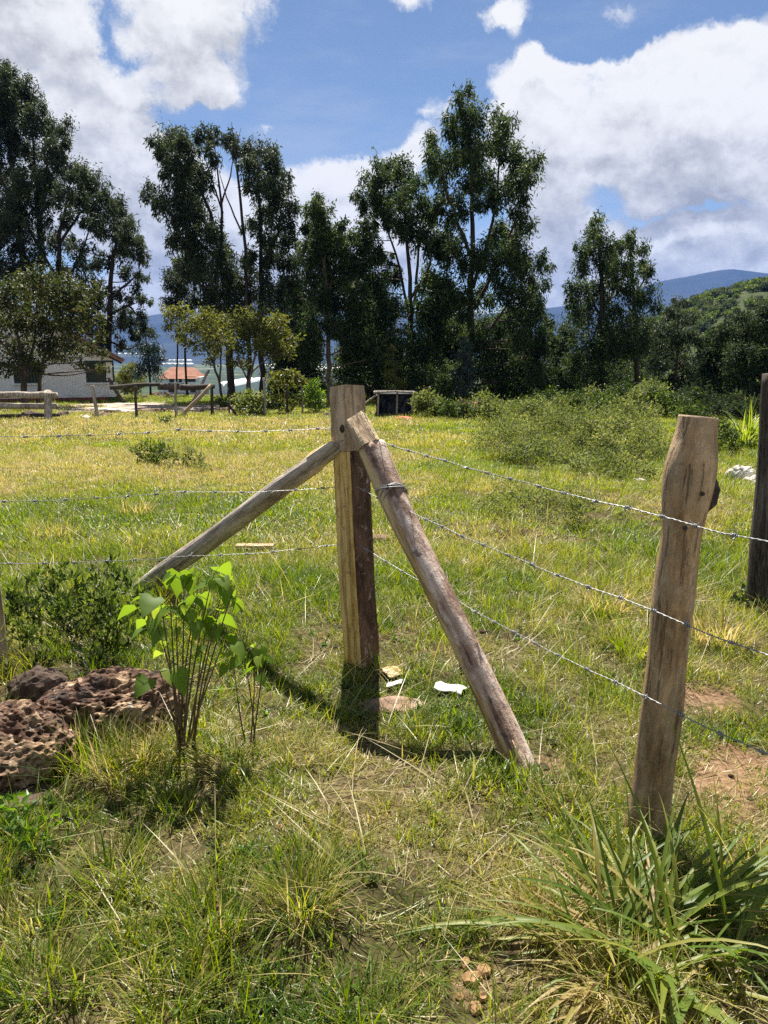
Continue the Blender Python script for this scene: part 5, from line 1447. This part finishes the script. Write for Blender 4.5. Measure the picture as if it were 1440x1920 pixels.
# black shed
def shed():
    g0 = G(742, 783); Y = g0.y
    x0, x1 = P(705, 0, Y).x, P(780, 0, Y).x; zb = float(hgt(g0.x, Y)) - .05; zt = P(742, 739, Y).z
    R = root('black_shed', ((x0 + x1) / 2, Y, zb), 'low shed walled with black plastic sheet under a pale roof pole', 'shed')
    D = 1.8
    n = 14; xs = np.linspace(x0, x1, n); g = Geo()
    rows = []
    for z in np.linspace(zb, zt - .05, 5):
        rows.append([(x, Y + .05 * math.sin(i * 1.9 + z * 2) + .03 * rng.normal(), z) for i, x in enumerate(xs)])
    V = np.array(rows).reshape(-1, 3)
    i = (np.arange(4)[:, None] * n + np.arange(n - 1)[None, :]).reshape(-1)
    g.add(V, np.stack([i, i + 1, i + n + 1, i + n], 1))
    g.add(*box((x0, Y + D / 2 + .05, (zb + zt) / 2), (.04, D, zt - zb))); g.add(*box((x1, Y + D / 2 + .05, (zb + zt) / 2), (.04, D, zt - zb)))
    g.add(*box(((x0 + x1) / 2, Y + D + .08, (zb + zt) / 2), (x1 - x0, .04, zt - zb)))
    g.obj('sheet_wall', M['black_sheet'], R)
    Geo().add(*box(((x0 + x1) / 2, Y + D / 2, zt + .0), (x1 - x0 + .2, D + .25, .05), 0, .01)).obj('roof', M['black_sheet'], R)
    Geo().add(*tube([(x0 - .1, Y - .12, zt + .06), ((x0 + x1) / 2, Y - .14, zt + .09), (x1 + .1, Y - .12, zt + .05)], .035, 7)).obj('roof_pole', M['wood_grey'], R)
    for px in (707, 746, 778):
        Geo().add(*tube([(P(px, 0, Y).x, Y - .1, zb), (P(px, 0, Y).x + .02, Y - .1, zt + .05)], .03, 7)).obj('door_post', M['wood_grey'], R)
    pole('slanting_pole', 'pale pole propped against the black shed roof from the corner post side', G(676, 768) + Vector((0, 0, .1)), (x0 - .0, Y - .2, zt - .02), .045, M['wood_grey'], 'pole')


shed()
for lab, px in (('faded pink cloth heap left of the tallest eucalyptus foot', 872), ('faded pink cloth heap right of the tallest eucalyptus foot', 902)):
    c = gz(px, 768, .18)
    Geo().add(ICO[3][0] * [.26, .2, .17] * (1 + .5 * vn(ICO[3][0][:, 0:1] * 2.5, ICO[3][0][:, 2:3] * 2.5, px)) + np.array(c), ICO[3][1]).obj('pink_cloth', simple('faded_pink_cloth', [(.3, (.35, .16, .13)), (.7, (.55, .30, .26))], 4), origin=tuple(c), label=lab, category='cloth')

# ------------------------------------------------------------------ big-leaved plants in the foreground
def strap_leaf(L, w, lean, curv, tone, K=9, twist=0.0):
    """a keeled long leaf from the origin, bending along +X"""
    t = np.linspace(0, 1, K); a = lean + curv * t ** 1.3
    dx = np.concatenate([[0], np.cumsum(np.sin((a[1:] + a[:-1]) / 2)) / (K - 1)]) * L
    dz = np.concatenate([[0], np.cumsum(np.cos((a[1:] + a[:-1]) / 2)) / (K - 1)]) * L
    ww = w * np.clip(np.minimum(.55 + t * 1.6, (1 - t) * 1.9), .03, 1) / 2
    nx, nz = -np.cos(a), np.sin(a)
    V = []
    for i in range(K):
        tw = twist * t[i]
        for s in (-1, 0, 1):
            k = .38 * ww[i] if s == 0 else 0
            V.append((dx[i] - nx[i] * k * 1 + math.sin(tw) * s * ww[i] * nx[i], s * ww[i] * math.cos(tw), dz[i] - nz[i] * k + math.sin(tw) * s * ww[i] * nz[i]))
    b = np.arange(K - 1) * 3
    Q = np.concatenate([np.stack([b, b + 1, b + 4, b + 3], 1), np.stack([b + 1, b + 2, b + 5, b + 4], 1)])
    T = np.repeat(np.clip(tone + .22 * np.clip(t - .75, 0, 1) * 4 * (rng.random() < .5) + (rng.random(K) - .5) * .05, 0, 1), 3)
    return np.array(V), Q, T


def strap_plant(label, c, spec, cat='plant', name='strap_leaved_plant', mat='strap'):
    R = root(name, c, label, cat)
    for az, lean, curv, L, w, tone in spec:
        V, Q, T = strap_leaf(L, w, lean, curv, tone, twist=rng.uniform(-.5, .5))
        o = Geo().add(V, Q, T).obj('leaf', M[mat], R, origin=(0, 0, 0), smooth=True)
        r = rng.uniform(0, .15); fi = az + rng.normal() * 1.3; o.location = (r * 1.5 * math.cos(fi), r * math.sin(fi), -.01)
        o.rotation_euler = (0, 0, az)
    return R


def rad(d):
    return math.radians(d)


sc = G(1215, 1765); sc.z -= .01
spec = []
# azimuth 0 = right, 90 = away from the camera, 270 = towards it
for az, lean, curv, L, w, tone in [
    (140, 12, 14, .52, .024, .42), (120, 8, 10, .44, .020, .36), (155, 22, 18, .40, .020, .40), (100, 15, 22, .36, .018, .52), (20, 42, 18, .54, .026, .30), (28, 48, 15, .50, .024, .34), (12, 60, 18, .50, .024, .28),
    (35, 34, 25, .42, .022, .40), (5, 68, 22, .44, .022, .55), (60, 26, 30, .40, .022, .38), (75, 34, 30, .36, .022, .46), (48, 30, 20, .40, .02, .33), (-8, 76, 22, .50, .024, .30), (-14, 80, 18, .46, .024, .26),
    (-22, 82, 22, .42, .024, .34), (-2, 72, 30, .48, .022, .46), (-60, 76, 30, .34, .030, .40), (-66, 70, 40, .36, .032, .46), (-52, 80, 26, .32, .026, .36), (-80, 70, 42, .30, .022, .52), (190, 52, 40, .34, .020, .40),
    (175, 44, 34, .36, .020, .52), (205, 64, 40, .30, .02, .62), (220, 70, 36, .26, .02, .55), (165, 30, 30, .38, .02, .45), (240, 66, 44, .26, .02, .50), (262, 62, 52, .26, .022, .44), (90, 20, 18, .34, .02, .30), (130, 28, 40, .34, .02, .40)]:
    for q in range(4):
        spec.append((rad(az + rng.uniform(-16, 16)), rad(lean + rng.uniform(-4, 26)), rad(curv * rng.uniform(1.0, 3.4)), L * rng.uniform(.75, 1.25), w * rng.uniform(.28, .72), min(1, max(0, tone + rng.uniform(-.22, .25)))))
for i in range(70):      # dead leaves round the base
    spec.append((rng.uniform(0, 6.28), rad(rng.uniform(62, 92)), rad(rng.uniform(-10, 45)), rng.uniform(.16, .36), rng.uniform(.008, .018), rng.uniform(.78, 1.0)))
for i in range(64):
    az = rng.uniform(0, 6.28)
    spec.append((az, rad(rng.uniform(25, 78)), rad(rng.uniform(15, 85)), rng.uniform(.26, .58), rng.uniform(.007, .020), rng.uniform(.10, .85)))
for i in range(14):
    spec.append((rad(rng.uniform(-35, 25)), rad(rng.uniform(52, 80)), rad(rng.uniform(5, 30)), rng.uniform(.42, .60), rng.uniform(.016, .026), rng.uniform(.15, .4)))
    spec.append((rad(rng.uniform(235, 300)), rad(rng.uniform(50, 78)), rad(rng.uniform(10, 50)), rng.uniform(.26, .40), rng.uniform(.014, .026), rng.uniform(.2, .5)))
strap_plant('sprawling plant of long green strap leaves with dead brown ones, at the round post foot', sc, spec)
bp_ = G(1398, 838)
spec = []
for i in range(150):
    az = rng.uniform(0, 6.28)
    spec.append((az, rad(rng.uniform(4, 55)), rad(rng.uniform(20, 110)), rng.uniform(.5, 1.15), rng.uniform(.016, .028), rng.uniform(.3, .9)))
M['bright_strap'] = leafmat('bright_strap_leaf', [(0, (.05, .11, .012)), (.5, (.15, .23, .025)), (1, (.30, .33, .06))], .45, 1.6, .4, .4)
strap_plant('bright yellow-green clump of upright long leaves between the round post and the tall dark post', bp_, spec, mat='bright_strap', name='long_leaved_plant')


def heart_mesh(seed, s=.085):
    r = np.random.default_rng(seed)
    # outline of a heart leaf with its stalk at the origin and tip along +X, folded along the midrib
    t = np.linspace(0, 1, 7)
    hw = np.array([.30, .52, .50, .40, .27, .12, .0]) * s
    x = np.array([-.12, .06, .25, .45, .65, .85, 1.02]) * s
    dz = -.35 * s * t ** 2 * r.uniform(.6, 1.3)
    V = [(0, 0, 0)] + [(xx, 0, z) for xx, z in zip(np.maximum(x, .02 * s), dz)]
    for sg in (1, -1):
        V += [(xx, sg * h * .93, z + .30 * h - .14 * h * abs(math.sin(i * 2.2 + seed))) for i, (xx, h, z) in enumerate(zip(x, hw, dz))]
    q = []
    for i in range(6):
        q.append((1 + i, 2 + i, 9 + i, 8 + i)); q.append((1 + i, 15 + i, 16 + i, 2 + i))
    return Geo().add(np.array(V), np.array(q), np.full(len(V), r.uniform(.2, .9))).mesh('leaf', M['heart'], True)


HEARTS = [heart_mesh(i, s) for i, s in enumerate([.092, .075, .10, .06, .082, .055, .09])]


def heart_plant(label, px, py, tops, dy, nleaf, name='leafy_sapling', lower=10, scale=1.0):
    c = G(px, py); R = root(name, c, label, 'plant')
    for (tx, ty, n) in tops:
        p1 = P(tx, ty, c.y + rng.uniform(-dy, dy))
        b = c + Vector((rng.uniform(-.035, .035), rng.uniform(-.035, .035), -.02))
        mid = (b * .5 + p1 * .5) + Vector((rng.uniform(-.02, .02), rng.uniform(-.02, .02), 0)) + (Vector((c.x, c.y, p1.z)) - p1) * .12
        t = np.linspace(0, 1, 10)[:, None]
        pl = arr(b) * (1 - t) ** 2 + arr(mid) * 2 * t * (1 - t) + arr(p1) * t * t
        Geo().add(*tube(pl, np.linspace(.0046, .0018, 10) * scale, 5)).obj('stem', M['twig'], R, smooth=True)
        n = int(n * 1.25)
        for k in range(n):
            f = 9 - min(9, int(abs(rng.normal()) * 1.6)) if k < n * .85 else int(rng.integers(4, 8))
            az = rng.uniform(0, 6.28); q = pl[f]
            ln = rng.uniform(.03, .07) * scale
            e = q + np.array([math.cos(az) * ln, math.sin(az) * ln, rng.uniform(0, .03)])
            o = link('leaf', HEARTS[int(rng.integers(0, len(HEARTS)))], R, tuple(e - arr(c)))
            o.rotation_euler = (rng.uniform(-.6, .6), rng.uniform(.15, 1.25), az)
            sc_ = rng.uniform(.5, 1.0) * scale; o.scale = (sc_,) * 3
            Geo().add(*tube([q, (q + e) / 2 + [0, 0, .008], e], [.0014, .0012, .001], 4)).obj('leaf_stalk', M['heart'], R, smooth=True)
    return R


heart_plant('leafy sapling with broad heart-shaped green leaves on many thin stems, by the pitted rocks', 345, 1408,
            [(300, 1125, 5), (318, 1105, 5), (345, 1092, 6), (372, 1085, 6), (398, 1085, 6), (420, 1100, 5), (440, 1100, 4), (288, 1150, 4), (330, 1150, 4), (410, 1150, 3), (365, 1140, 4), (386, 1180, 3), (415, 1215, 2), (310, 1215, 3), (300, 1260, 2)], .14, 50)
heart_plant('small slender sapling with a few drooping heart-shaped leaves, near the big leafy one', 468, 1395,
            [(455, 1222, 5), (478, 1215, 5), (495, 1232, 3), (440, 1255, 2)], .06, 14, scale=.8)

# ------------------------------------------------------------------ grass
def tuft_mesh(n, r, L, W, lean, curv, mat, tone=(0, 1), tb=0.0, K=4, name='grass_tuft', seed=None):
    a = rng.uniform(0, 6.28, n); rr = r * np.sqrt(rng.random(n))
    base = np.stack([rr * np.cos(a), rr * np.sin(a), np.full(n, -.008)], 1)
    az = np.where(rng.random(n) < .55, a + rng.normal(size=n) * .6, rng.uniform(0, 6.28, n))
    V, Q = blades(base, az, rng.uniform(lean[0], lean[1], n), rng.uniform(curv[0], curv[1], n), rng.uniform(L[0], L[1], n), rng.uniform(W[0], W[1], n), K)
    t = np.clip(rng.uniform(tone[0], tone[1], n), 0, 1)
    return Geo().add(V, Q, np.repeat(t, 2 * K)).mesh(name, mat)


def rosette_mesh(n, L, W, mat, name='weed_rosette'):
    g = Geo()
    for i in range(n):
        az = i * 2.4 + rng.uniform(-.3, .3)
        V, Q, T = strap_leaf(rng.uniform(*L), rng.uniform(*W), rng.uniform(.5, 1.25), rng.uniform(.1, .7), rng.uniform(.1, .6), K=5)
        Mx = np.array(Matrix.Rotation(az, 3, 'Z'))
        g.add(V @ Mx.T, Q, T)
    return g.mesh(name, mat, True)


def scatter(name, label, cat, pts, protos, idx, scl, tone, tilt=.12):
    N = len(pts)
    me = bpy.data.meshes.new(name)
    me.vertices.add(N); me.vertices.foreach_set('co', np.asarray(pts, np.float32).ravel())
    def at(nm, ty, v, key='value'):
        a = me.attributes.new(nm, ty, 'POINT'); a.data.foreach_set(key, v)
    rot = np.stack([rng.normal(size=N) * tilt, rng.normal(size=N) * tilt, rng.uniform(0, 6.28, N)], 1).astype(np.float32)
    at('rot', 'FLOAT_VECTOR', rot.ravel(), 'vector'); at('scl', 'FLOAT', np.asarray(scl, np.float32))
    at('pick', 'INT', np.asarray(idx, np.int32)); at('itone', 'FLOAT', np.asarray(tone, np.float32))
    me.update()
    o = link(name, me, label=label, category=cat, kind='stuff')
    col = bpy.data.collections.new(name + '_kinds')
    for p in protos:
        q = bpy.data.objects.new(p.name.split('.')[0], p); col.objects.link(q)
    # the collection lists its objects by name, so keep indices in that order
    ng = bpy.data.node_groups.new(name, 'GeometryNodeTree')
    ng.interface.new_socket('Geometry', in_out='INPUT', socket_type='NodeSocketGeometry')
    ng.interface.new_socket('Geometry', in_out='OUTPUT', socket_type='NodeSocketGeometry')
    gi = ng.nodes.new('NodeGroupInput'); go = ng.nodes.new('NodeGroupOutput')
    ci = nd(ng, 'GeometryNodeCollectionInfo', transform_space='ORIGINAL')
    ci.inputs['Collection'].default_value = col
    ci.inputs['Separate Children'].default_value = True; ci.inputs['Reset Children'].default_value = True
    def na(nm, ty):
        n = nd(ng, 'GeometryNodeInputNamedAttribute', data_type=ty); n.inputs['Name'].default_value = nm
        return n.outputs['Attribute']
    ip = ng.nodes.new('GeometryNodeInstanceOnPoints')
    ng.links.new(gi.outputs[0], ip.inputs['Points']); ng.links.new(ci.outputs[0], ip.inputs['Instance'])
    ip.inputs['Pick Instance'].default_value = True
    ng.links.new(na('pick', 'INT'), ip.inputs['Instance Index'])
    e2r = nd(ng, 'FunctionNodeEulerToRotation'); ng.links.new(na('rot', 'FLOAT_VECTOR'), e2r.inputs[0])
    ng.links.new(e2r.outputs[0], ip.inputs['Rotation'])
    ng.links.new(na('scl', 'FLOAT'), ip.inputs['Scale'])
    ng.links.new(ip.outputs[0], go.inputs[0])
    md = o.modifiers.new('scatter', 'NODES'); md.node_group = ng
    return o


def field_pts(y0, y1, per):
    """random points in the widening strip of ground the camera looks over"""
    def w(y):
        return .60 * y + .9
    area = .60 * (y1 * y1 - y0 * y0) + 1.8 * (y1 - y0)
    n = int(area * per)
    y = np.sqrt(rng.random(n * 2) * (y1 * y1 - y0 * y0) + y0 * y0)[:n]
    x = rng.uniform(-1, 1, n) * w(y)
    return x, y


def keep(x, y, k):
    return x[k], y[k]


def clear(x, y):
    """1 away from rocks and the like, 0 on them"""
    k = np.ones(len(x), bool)
    for px, py, rx, ry in ROCKS:
        k &= ((x - px) / rx) ** 2 + ((y - py) / ry) ** 2 > 1
    return k


ROCKS = [(o.location.x, o.location.y, s[0] * .42, s[1] * .42) for o, s in
         [(o, o.dimensions) for o in COL.objects if o.name.split('.')[0] in ('pitted_rock', 'dark_rock', 'flat_stone', 'white_sheet', 'plank', 'tan_scrap', 'rubble_stone', 'orange_stone')]]

gm = M['grass']
short = [tuft_mesh(16, .045, (.020, .060), (.0022, .0042), (.1, 1.1), (.2, 1.3), gm, (.0, .75)) for _ in range(4)] + \
        [tuft_mesh(13, .05, (.025, .085), (.0022, .0046), (.0, .8), (.2, 1.2), gm, (.0, .7)) for _ in range(3)] + \
        [tuft_mesh(14, .06, (.03, .08), (.0016, .003), (.7, 1.5), (.0, .5), gm, (.55, 1.0)) for _ in range(2)]
x, y = field_pts(1.15, 6.2, 1750)
b = bare_at(x, y); d = dry_at(x, y)
gap = np.clip((fbm(x * 6.5, y * 6.5, 141, 3) - .36) * 4.2, .10, 1)
k = (rng.random(len(x)) > b * 1.1) & (rng.random(len(x)) < gap) & clear(x, y); x, y, d = x[k], y[k], d[k]
dry = rng.random(len(x)) < .05 + .36 * d
idx = np.where(dry, rng.integers(7, 9, len(x)), rng.integers(0, 7, len(x)))
tone = np.clip(.24 + .54 * d + (fbm(x * 9, y * 9, 145, 2) - .5) * .5 + rng.normal(size=len(x)) * .14, 0, 1)
scatter('short_grass', 'short green and straw-coloured pasture grass near the camera', 'grass', np.stack([x, y, hgt(x, y)], 1), short, idx,
        rng.uniform(.6, 1.35, len(x)) * (.35 + 1.25 * fbm(x * 2.4, y * 2.4, 91, 3)), tone)

mid = [tuft_mesh(56, .13, (.03, .085), (.004, .0075), (.1, 1.1), (.2, 1.2), gm, (0, .75)) for _ in range(5)] + \
      [tuft_mesh(44, .14, (.04, .10), (.003, .005), (.4, 1.4), (0, .7), gm, (.5, 1.0)) for _ in range(3)]
x, y = field_pts(6.0, 15, 130)
b = bare_at(x, y); d = dry_at(x, y)
k = (rng.random(len(x)) > b * 1.1) & clear(x, y); x, y, d = x[k], y[k], d[k]
dry = rng.random(len(x)) < .07 + .42 * d
idx = np.where(dry, rng.integers(5, 8, len(x)), rng.integers(0, 5, len(x)))
scatter('field_grass', 'yellow-green grass of the middle of the field', 'grass', np.stack([x, y, hgt(x, y)], 1), mid, idx,
        rng.uniform(.8, 1.35, len(x)) * (.3 + 1.25 * fbm(x * .9, y * .9, 93, 3)), np.clip(.38 + .62 * (d - .05) + rng.normal(size=len(x)) * .13, 0, 1))

far = [tuft_mesh(120, .36, (.05, .13), (.008, .015), (.1, 1.0), (.2, 1.2), gm, (0, .8)) for _ in range(5)] + \
      [tuft_mesh(90, .38, (.06, .16), (.007, .011), (.3, 1.2), (0, .8), gm, (.5, 1.0)) for _ in range(3)]
x, y = field_pts(14.5, 46, 20)
b = bare_at(x, y); d = dry_at(x * .6, y * .6)
k = (rng.random(len(x)) > b * 1.25) & clear(x, y); x, y, d = x[k], y[k], d[k]
dry = rng.random(len(x)) < .06 + .42 * d
idx = np.where(dry, rng.integers(5, 8, len(x)), rng.integers(0, 5, len(x)))
scatter('distant_grass', 'sunlit grass towards the far edge of the field', 'grass', np.stack([x, y, hgt(x, y)], 1), far, idx,
        rng.uniform(.7, 1.2, len(x)), np.clip(.40 + .58 * (d - .05) + rng.normal(size=len(x)) * .12, 0, 1))

longg = [tuft_mesh(26, .05, (.12, .30), (.0018, .0034), (.0, .55), (.2, 1.1), gm, (.1, .85), K=5) for _ in range(4)] + \
        [tuft_mesh(22, .06, (.10, .26), (.0016, .003), (.2, 1.1), (.1, 1.2), gm, (.6, 1.0), K=5) for _ in range(3)]
xs, ys, ds = [], [], []
for y0, y1, per, thr in ((1.2, 6, 70, .47), (6, 15, 17, .45), (15, 40, 4, .42)):
    x, y = field_pts(y0, y1, per)
    rough = .10 * np.clip((-.15 - x) * 2.5, 0, 1) * np.clip((3.0 - y) * 2, 0, 1)
    k = (fbm(x * .9, y * .9, 95, 3) + rough + rng.normal(size=len(x)) * .05 > thr) & clear(x, y) & (rng.random(len(x)) > bare_at(x, y))
    # the trodden middle stays short
    k &= ~((np.abs(x - .05) < .55) & (y > 1.7) & (y < 4.2) & (rng.random(len(x)) < .8))
    xs.append(x[k]); ys.append(y[k])
x = np.concatenate(xs); y = np.concatenate(ys); d = dry_at(x, y)
dry = rng.random(len(x)) < .15 + .45 * d
sz = rng.uniform(.45, 1.0, len(x)) * np.where(y > 6, 1.25, 1)
scatter('long_grass', 'long thin grass standing above the short turf', 'grass', np.stack([x, y, hgt(x, y)], 1), longg,
        np.where(dry, rng.integers(4, 7, len(x)), rng.integers(0, 4, len(x))), sz, np.clip(.32 + .45 * d + rng.normal(size=len(x)) * .15, 0, 1))

straw = [tuft_mesh(5, .08, (.10, .36), (.0022, .0040), (.9, 1.6), (-.3, .5), gm, (.75, 1.0), K=5, name='straw') for _ in range(4)] + \
        [tuft_mesh(3, .05, (.25, .60), (.0020, .0034), (.2, 1.0), (.4, 1.3), gm, (.75, 1.0), K=7, name='straw') for _ in range(4)]
x, y = field_pts(1.2, 7.5, 70)
k = clear(x, y); x, y = x[k], y[k]
d = dry_at(x, y); k = rng.random(len(x)) < .35 + .6 * d; x, y, d = x[k], y[k], d[k]
scatter('straw', 'dry straw stalks lying over the turf', 'straw', np.stack([x, y, hgt(x, y) + .01], 1), straw, np.where(rng.random(len(x)) < .8, rng.integers(0, 4, len(x)), rng.integers(4, 8, len(x))),
        rng.uniform(.6, 1.2, len(x)), np.clip(.85 + rng.normal(size=len(x)) * .1, 0, 1))

bits = [tuft_mesh(22, .085, (.02, .075), (.0018, .0038), (1.15, 1.62), (-.25, .2), gm, (.55, 1.0), name='dead_grass') for _ in range(5)]
x, y = field_pts(1.15, 5.6, 130)
k = clear(x, y) & (rng.random(len(x)) > bare_at(x, y) * .8); x, y = x[k], y[k]
scatter('thatch', 'short dead grass bits matted over the soil', 'dry grass', np.stack([x, y, hgt(x, y) + .007], 1), bits, rng.integers(0, 5, len(x)), rng.uniform(.7, 1.3, len(x)),
        np.clip(.56 + .34 * fbm(x * 5, y * 5, 171, 3) + rng.normal(size=len(x)) * .12, .3, 1))
x, y = field_pts(1.15, 5.6, 90)
pebs = []
for i in range(4):
    V, Q = ICO[2]
    pebs.append(Geo().add(V * [.006, .005, .004] * (1 + .5 * rng.normal(size=(len(V), 1)) * .35), Q).mesh('crumb', [M['dung'], M['rock_tan'], M['rock_orange'], M['dung']][i]))
b = bare_at(x, y); k = rng.random(len(x)) < .25 + b; x, y = x[k], y[k]
scatter('soil_crumbs', 'small soil crumbs and grit among the grass', 'grit', np.stack([x, y, hgt(x, y) + .002], 1), pebs, rng.integers(0, 4, len(x)), rng.uniform(.5, 2.2, len(x)), np.full(len(x), .5))

weeds = [rosette_mesh(9, (.02, .05), (.007, .014), M['hedge'] if i % 2 else M['bright']) for i in range(4)]
x, y = field_pts(1.2, 6.5, 42)
k = (dry_at(x, y) < .5) & clear(x, y); x, y = x[k], y[k]
scatter('small_weeds', 'small broad-leaved weeds growing among the turf', 'weeds', np.stack([x, y, hgt(x, y) + .004], 1), weeds, rng.integers(0, 4, len(x)), rng.uniform(.6, 1.3, len(x)), np.full(len(x), .4))


def tussock(label, px, py, n, L, tone, lean=(.05, .65), W=(.0022, .0045), r=.08, name='grass_tussock', dead=.25):
    c = G(px, py); R = root(name, c, label, 'grass tussock', 'separate grass tussocks on the field')
    for nm, m, lo, hi, ll in (('green_blades', int(n * (1 - dead)), tone[0], tone[1], 1.0), ('dry_blades', int(n * dead), .78, 1.0, .9)):
        if m < 2:
            continue
        a = rng.uniform(0, 6.28, m); rr = r * np.sqrt(rng.random(m))
        base = np.stack([c.x + rr * np.cos(a), c.y + rr * np.sin(a), np.full(m, c.z - .01)], 1)
        V, Q = blades(base, a + rng.normal(size=m) * .7, rng.uniform(lean[0], lean[1], m) * (1.0 if nm == 'green_blades' else 1.35), rng.uniform(.15, 1.0, m), rng.uniform(L * .45, L, m) * ll, rng.uniform(W[0], W[1], m), 6)
        Geo().add(V, Q, np.repeat(rng.uniform(lo, hi, m), 12)).obj(nm, M['tussock'], R)


for t in [
    ('green and straw tussock at the bottom edge, right of the dark green corner one', 330, 1880, 180, .18, (.2, .8), (.1, .9)),
    ('dense dark green tussock at the bottom left corner of the foreground', 90, 1850, 200, .17, (.1, .55), (.1, .9)),
    ('tall green and straw tussock between the pitted rocks and the leafy sapling', 235, 1452, 190, .24, (.25, .9), (.05, .6)),
    ('golden wispy tussock between the heart-leaved saplings and the corner post', 560, 1420, 110, .14, (.5, .95), (.1, 1.0)),
    ('low green tussock left of the orange stones', 770, 1800, 130, .11, (.1, .5), (.2, 1.1)),
    ('tall mixed tussock at the bottom left of the foreground', 210, 1640, 170, .19, (.2, .7), (.05, .8)),
    ('grey-tan matted tussock in front of the sprawling strap plant', 1165, 1855, 200, .17, (.7, 1.0), (.4, 1.4)),
    ('dark green tussock between the two pitted rocks', 120, 1395, 90, .16, (.1, .5), (.1, .8)),
    ('straw tussock growing over the front of the pitted rock ridge', 262, 1420, 120, .20, (.5, .95), (.1, .9)),
    ('upright green tussock in front of the pitted rocks', 165, 1440, 150, .26, (.15, .6), (.0, .5)),
    ('big straw-green tussock left of the middle of the foreground', 560, 1700, 260, .22, (.3, .75), (.05, .7)),
    ('tall green tussock low in the foreground, left of the big straw-green one', 400, 1735, 170, .20, (.15, .55), (.0, .6)),
    ('golden dry tussock at the left of the strap-leaved plant', 1030, 1725, 150, .19, (.7, 1.0), (.3, 1.1)),
    ('reddish dry tussock between the mottled brace foot and the round post', 1060, 1505, 130, .15, (.6, .95), (.1, .9)),
    ('tan dry tussock left of the round post at the middle wire', 1140, 1140, 200, .22, (.65, 1.0), (.1, .9)),
    ('bright green tussock with broad blades below the middle wire, left of the round post', 1195, 1215, 90, .20, (.25, .55), (.2, 1.0)),
    ('bright green tussock on the field right of the brace tops', 850, 905, 240, .30, (.25, .55), (.1, .9)),
    ('bright green tussock left of the round post above the middle wire', 1150, 1025, 130, .20, (.2, .5), (.2, 1.0)),
    ('golden dry tussock between the round post and the tall dark post', 1345, 1200, 220, .26, (.65, .95), (.0, .8)),
    ('green tussock of thin blades at the bottom edge of the photo', 690, 1905, 110, .16, (.25, .65), (.1, .8)),
    ('olive tussock on the trampled turf above the bottom centre', 930, 1580, 90, .11, (.4, .8), (.1, .9)),
    ('straw tussock at the corner post foot beside the tan bark scrap', 775, 1262, 70, .17, (.45, .85), (.1, .8)),
    ('pale golden tussock on the field below the middle wire, left of the grey brace', 100, 1010, 210, .28, (.55, .9), (.0, .7)),
    ('wispy straw tussock on the field behind the middle of the grey brace', 255, 965, 160, .26, (.6, .95), (.0, .7)),
    ('low reddish tussock at the left photo edge in the foreground', 60, 1740, 130, .16, (.5, .9), (.1, .9)),
    ('green tussock in front of the heart-leaved sapling', 330, 1520, 150, .15, (.15, .6), (.1, .9)),
    ('dry matted tussock under the small slender sapling', 430, 1440, 220, .16, (.75, 1.0), (.5, 1.4)),
    ('dry matted grass round the stems of the big leafy sapling', 300, 1410, 240, .16, (.75, 1.0), (.5, 1.4))]:
    lab, px, py, n, L, tone, lean = t
    tussock(lab, px, py, n, L, tone, lean, W=(.006, .012) if 'broad' in lab else (.002, .0042) if py > 1250 else (.0035, .007), r=.09 if py > 1250 else .16)

bushes = []
for i in range(4):
    N = 260
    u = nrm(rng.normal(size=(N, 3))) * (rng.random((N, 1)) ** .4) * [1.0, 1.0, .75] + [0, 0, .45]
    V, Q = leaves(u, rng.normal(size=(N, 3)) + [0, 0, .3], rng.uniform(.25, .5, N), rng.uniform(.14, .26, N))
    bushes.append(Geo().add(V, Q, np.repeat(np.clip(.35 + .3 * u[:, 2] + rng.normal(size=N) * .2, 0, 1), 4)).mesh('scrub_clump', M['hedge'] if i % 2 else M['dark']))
N = 5200
x = rng.uniform(48, 250, N); y = rng.uniform(120, 300, N)
k = (fbm(x / 14, y / 14, 99, 3) + rng.normal(size=N) * .07 > .465) & (hill_z(x, y) > hgt(x, y)); x, y = x[k], y[k]
scatter('hill_scrub', 'dark scrub dotted over the green hill', 'scrub', np.stack([x, y, hill_z(x, y)], 1), bushes, rng.integers(0, 4, len(x)), rng.uniform(.7, 2.0, len(x)), np.full(len(x), .5))

# ------------------------------------------------------------------ the air
V, Q = box((0, 900, 330), (14400, 14400, 0)) if False else box((0, 2375, 225), (13600, 5650, 560))
hz = Geo().add(V, Q).mesh('haze', [])
hm = bpy.data.materials.new('haze_air'); hm.use_nodes = True
hn = hm.node_tree; hn.nodes.clear()
pv = nd(hn, 'ShaderNodeVolumePrincipled', {'Color': (.15, .33, .88, 1), 'Density': HAZE if 'HAZE' in globals() else 1.3e-4, 'Anisotropy': .0})
hn.links.new(pv.outputs[0], nd(hn, 'ShaderNodeOutputMaterial').inputs['Volume'])
hz.materials.clear(); hz.materials.append(hm)
link('haze', hz, kind='stuff')
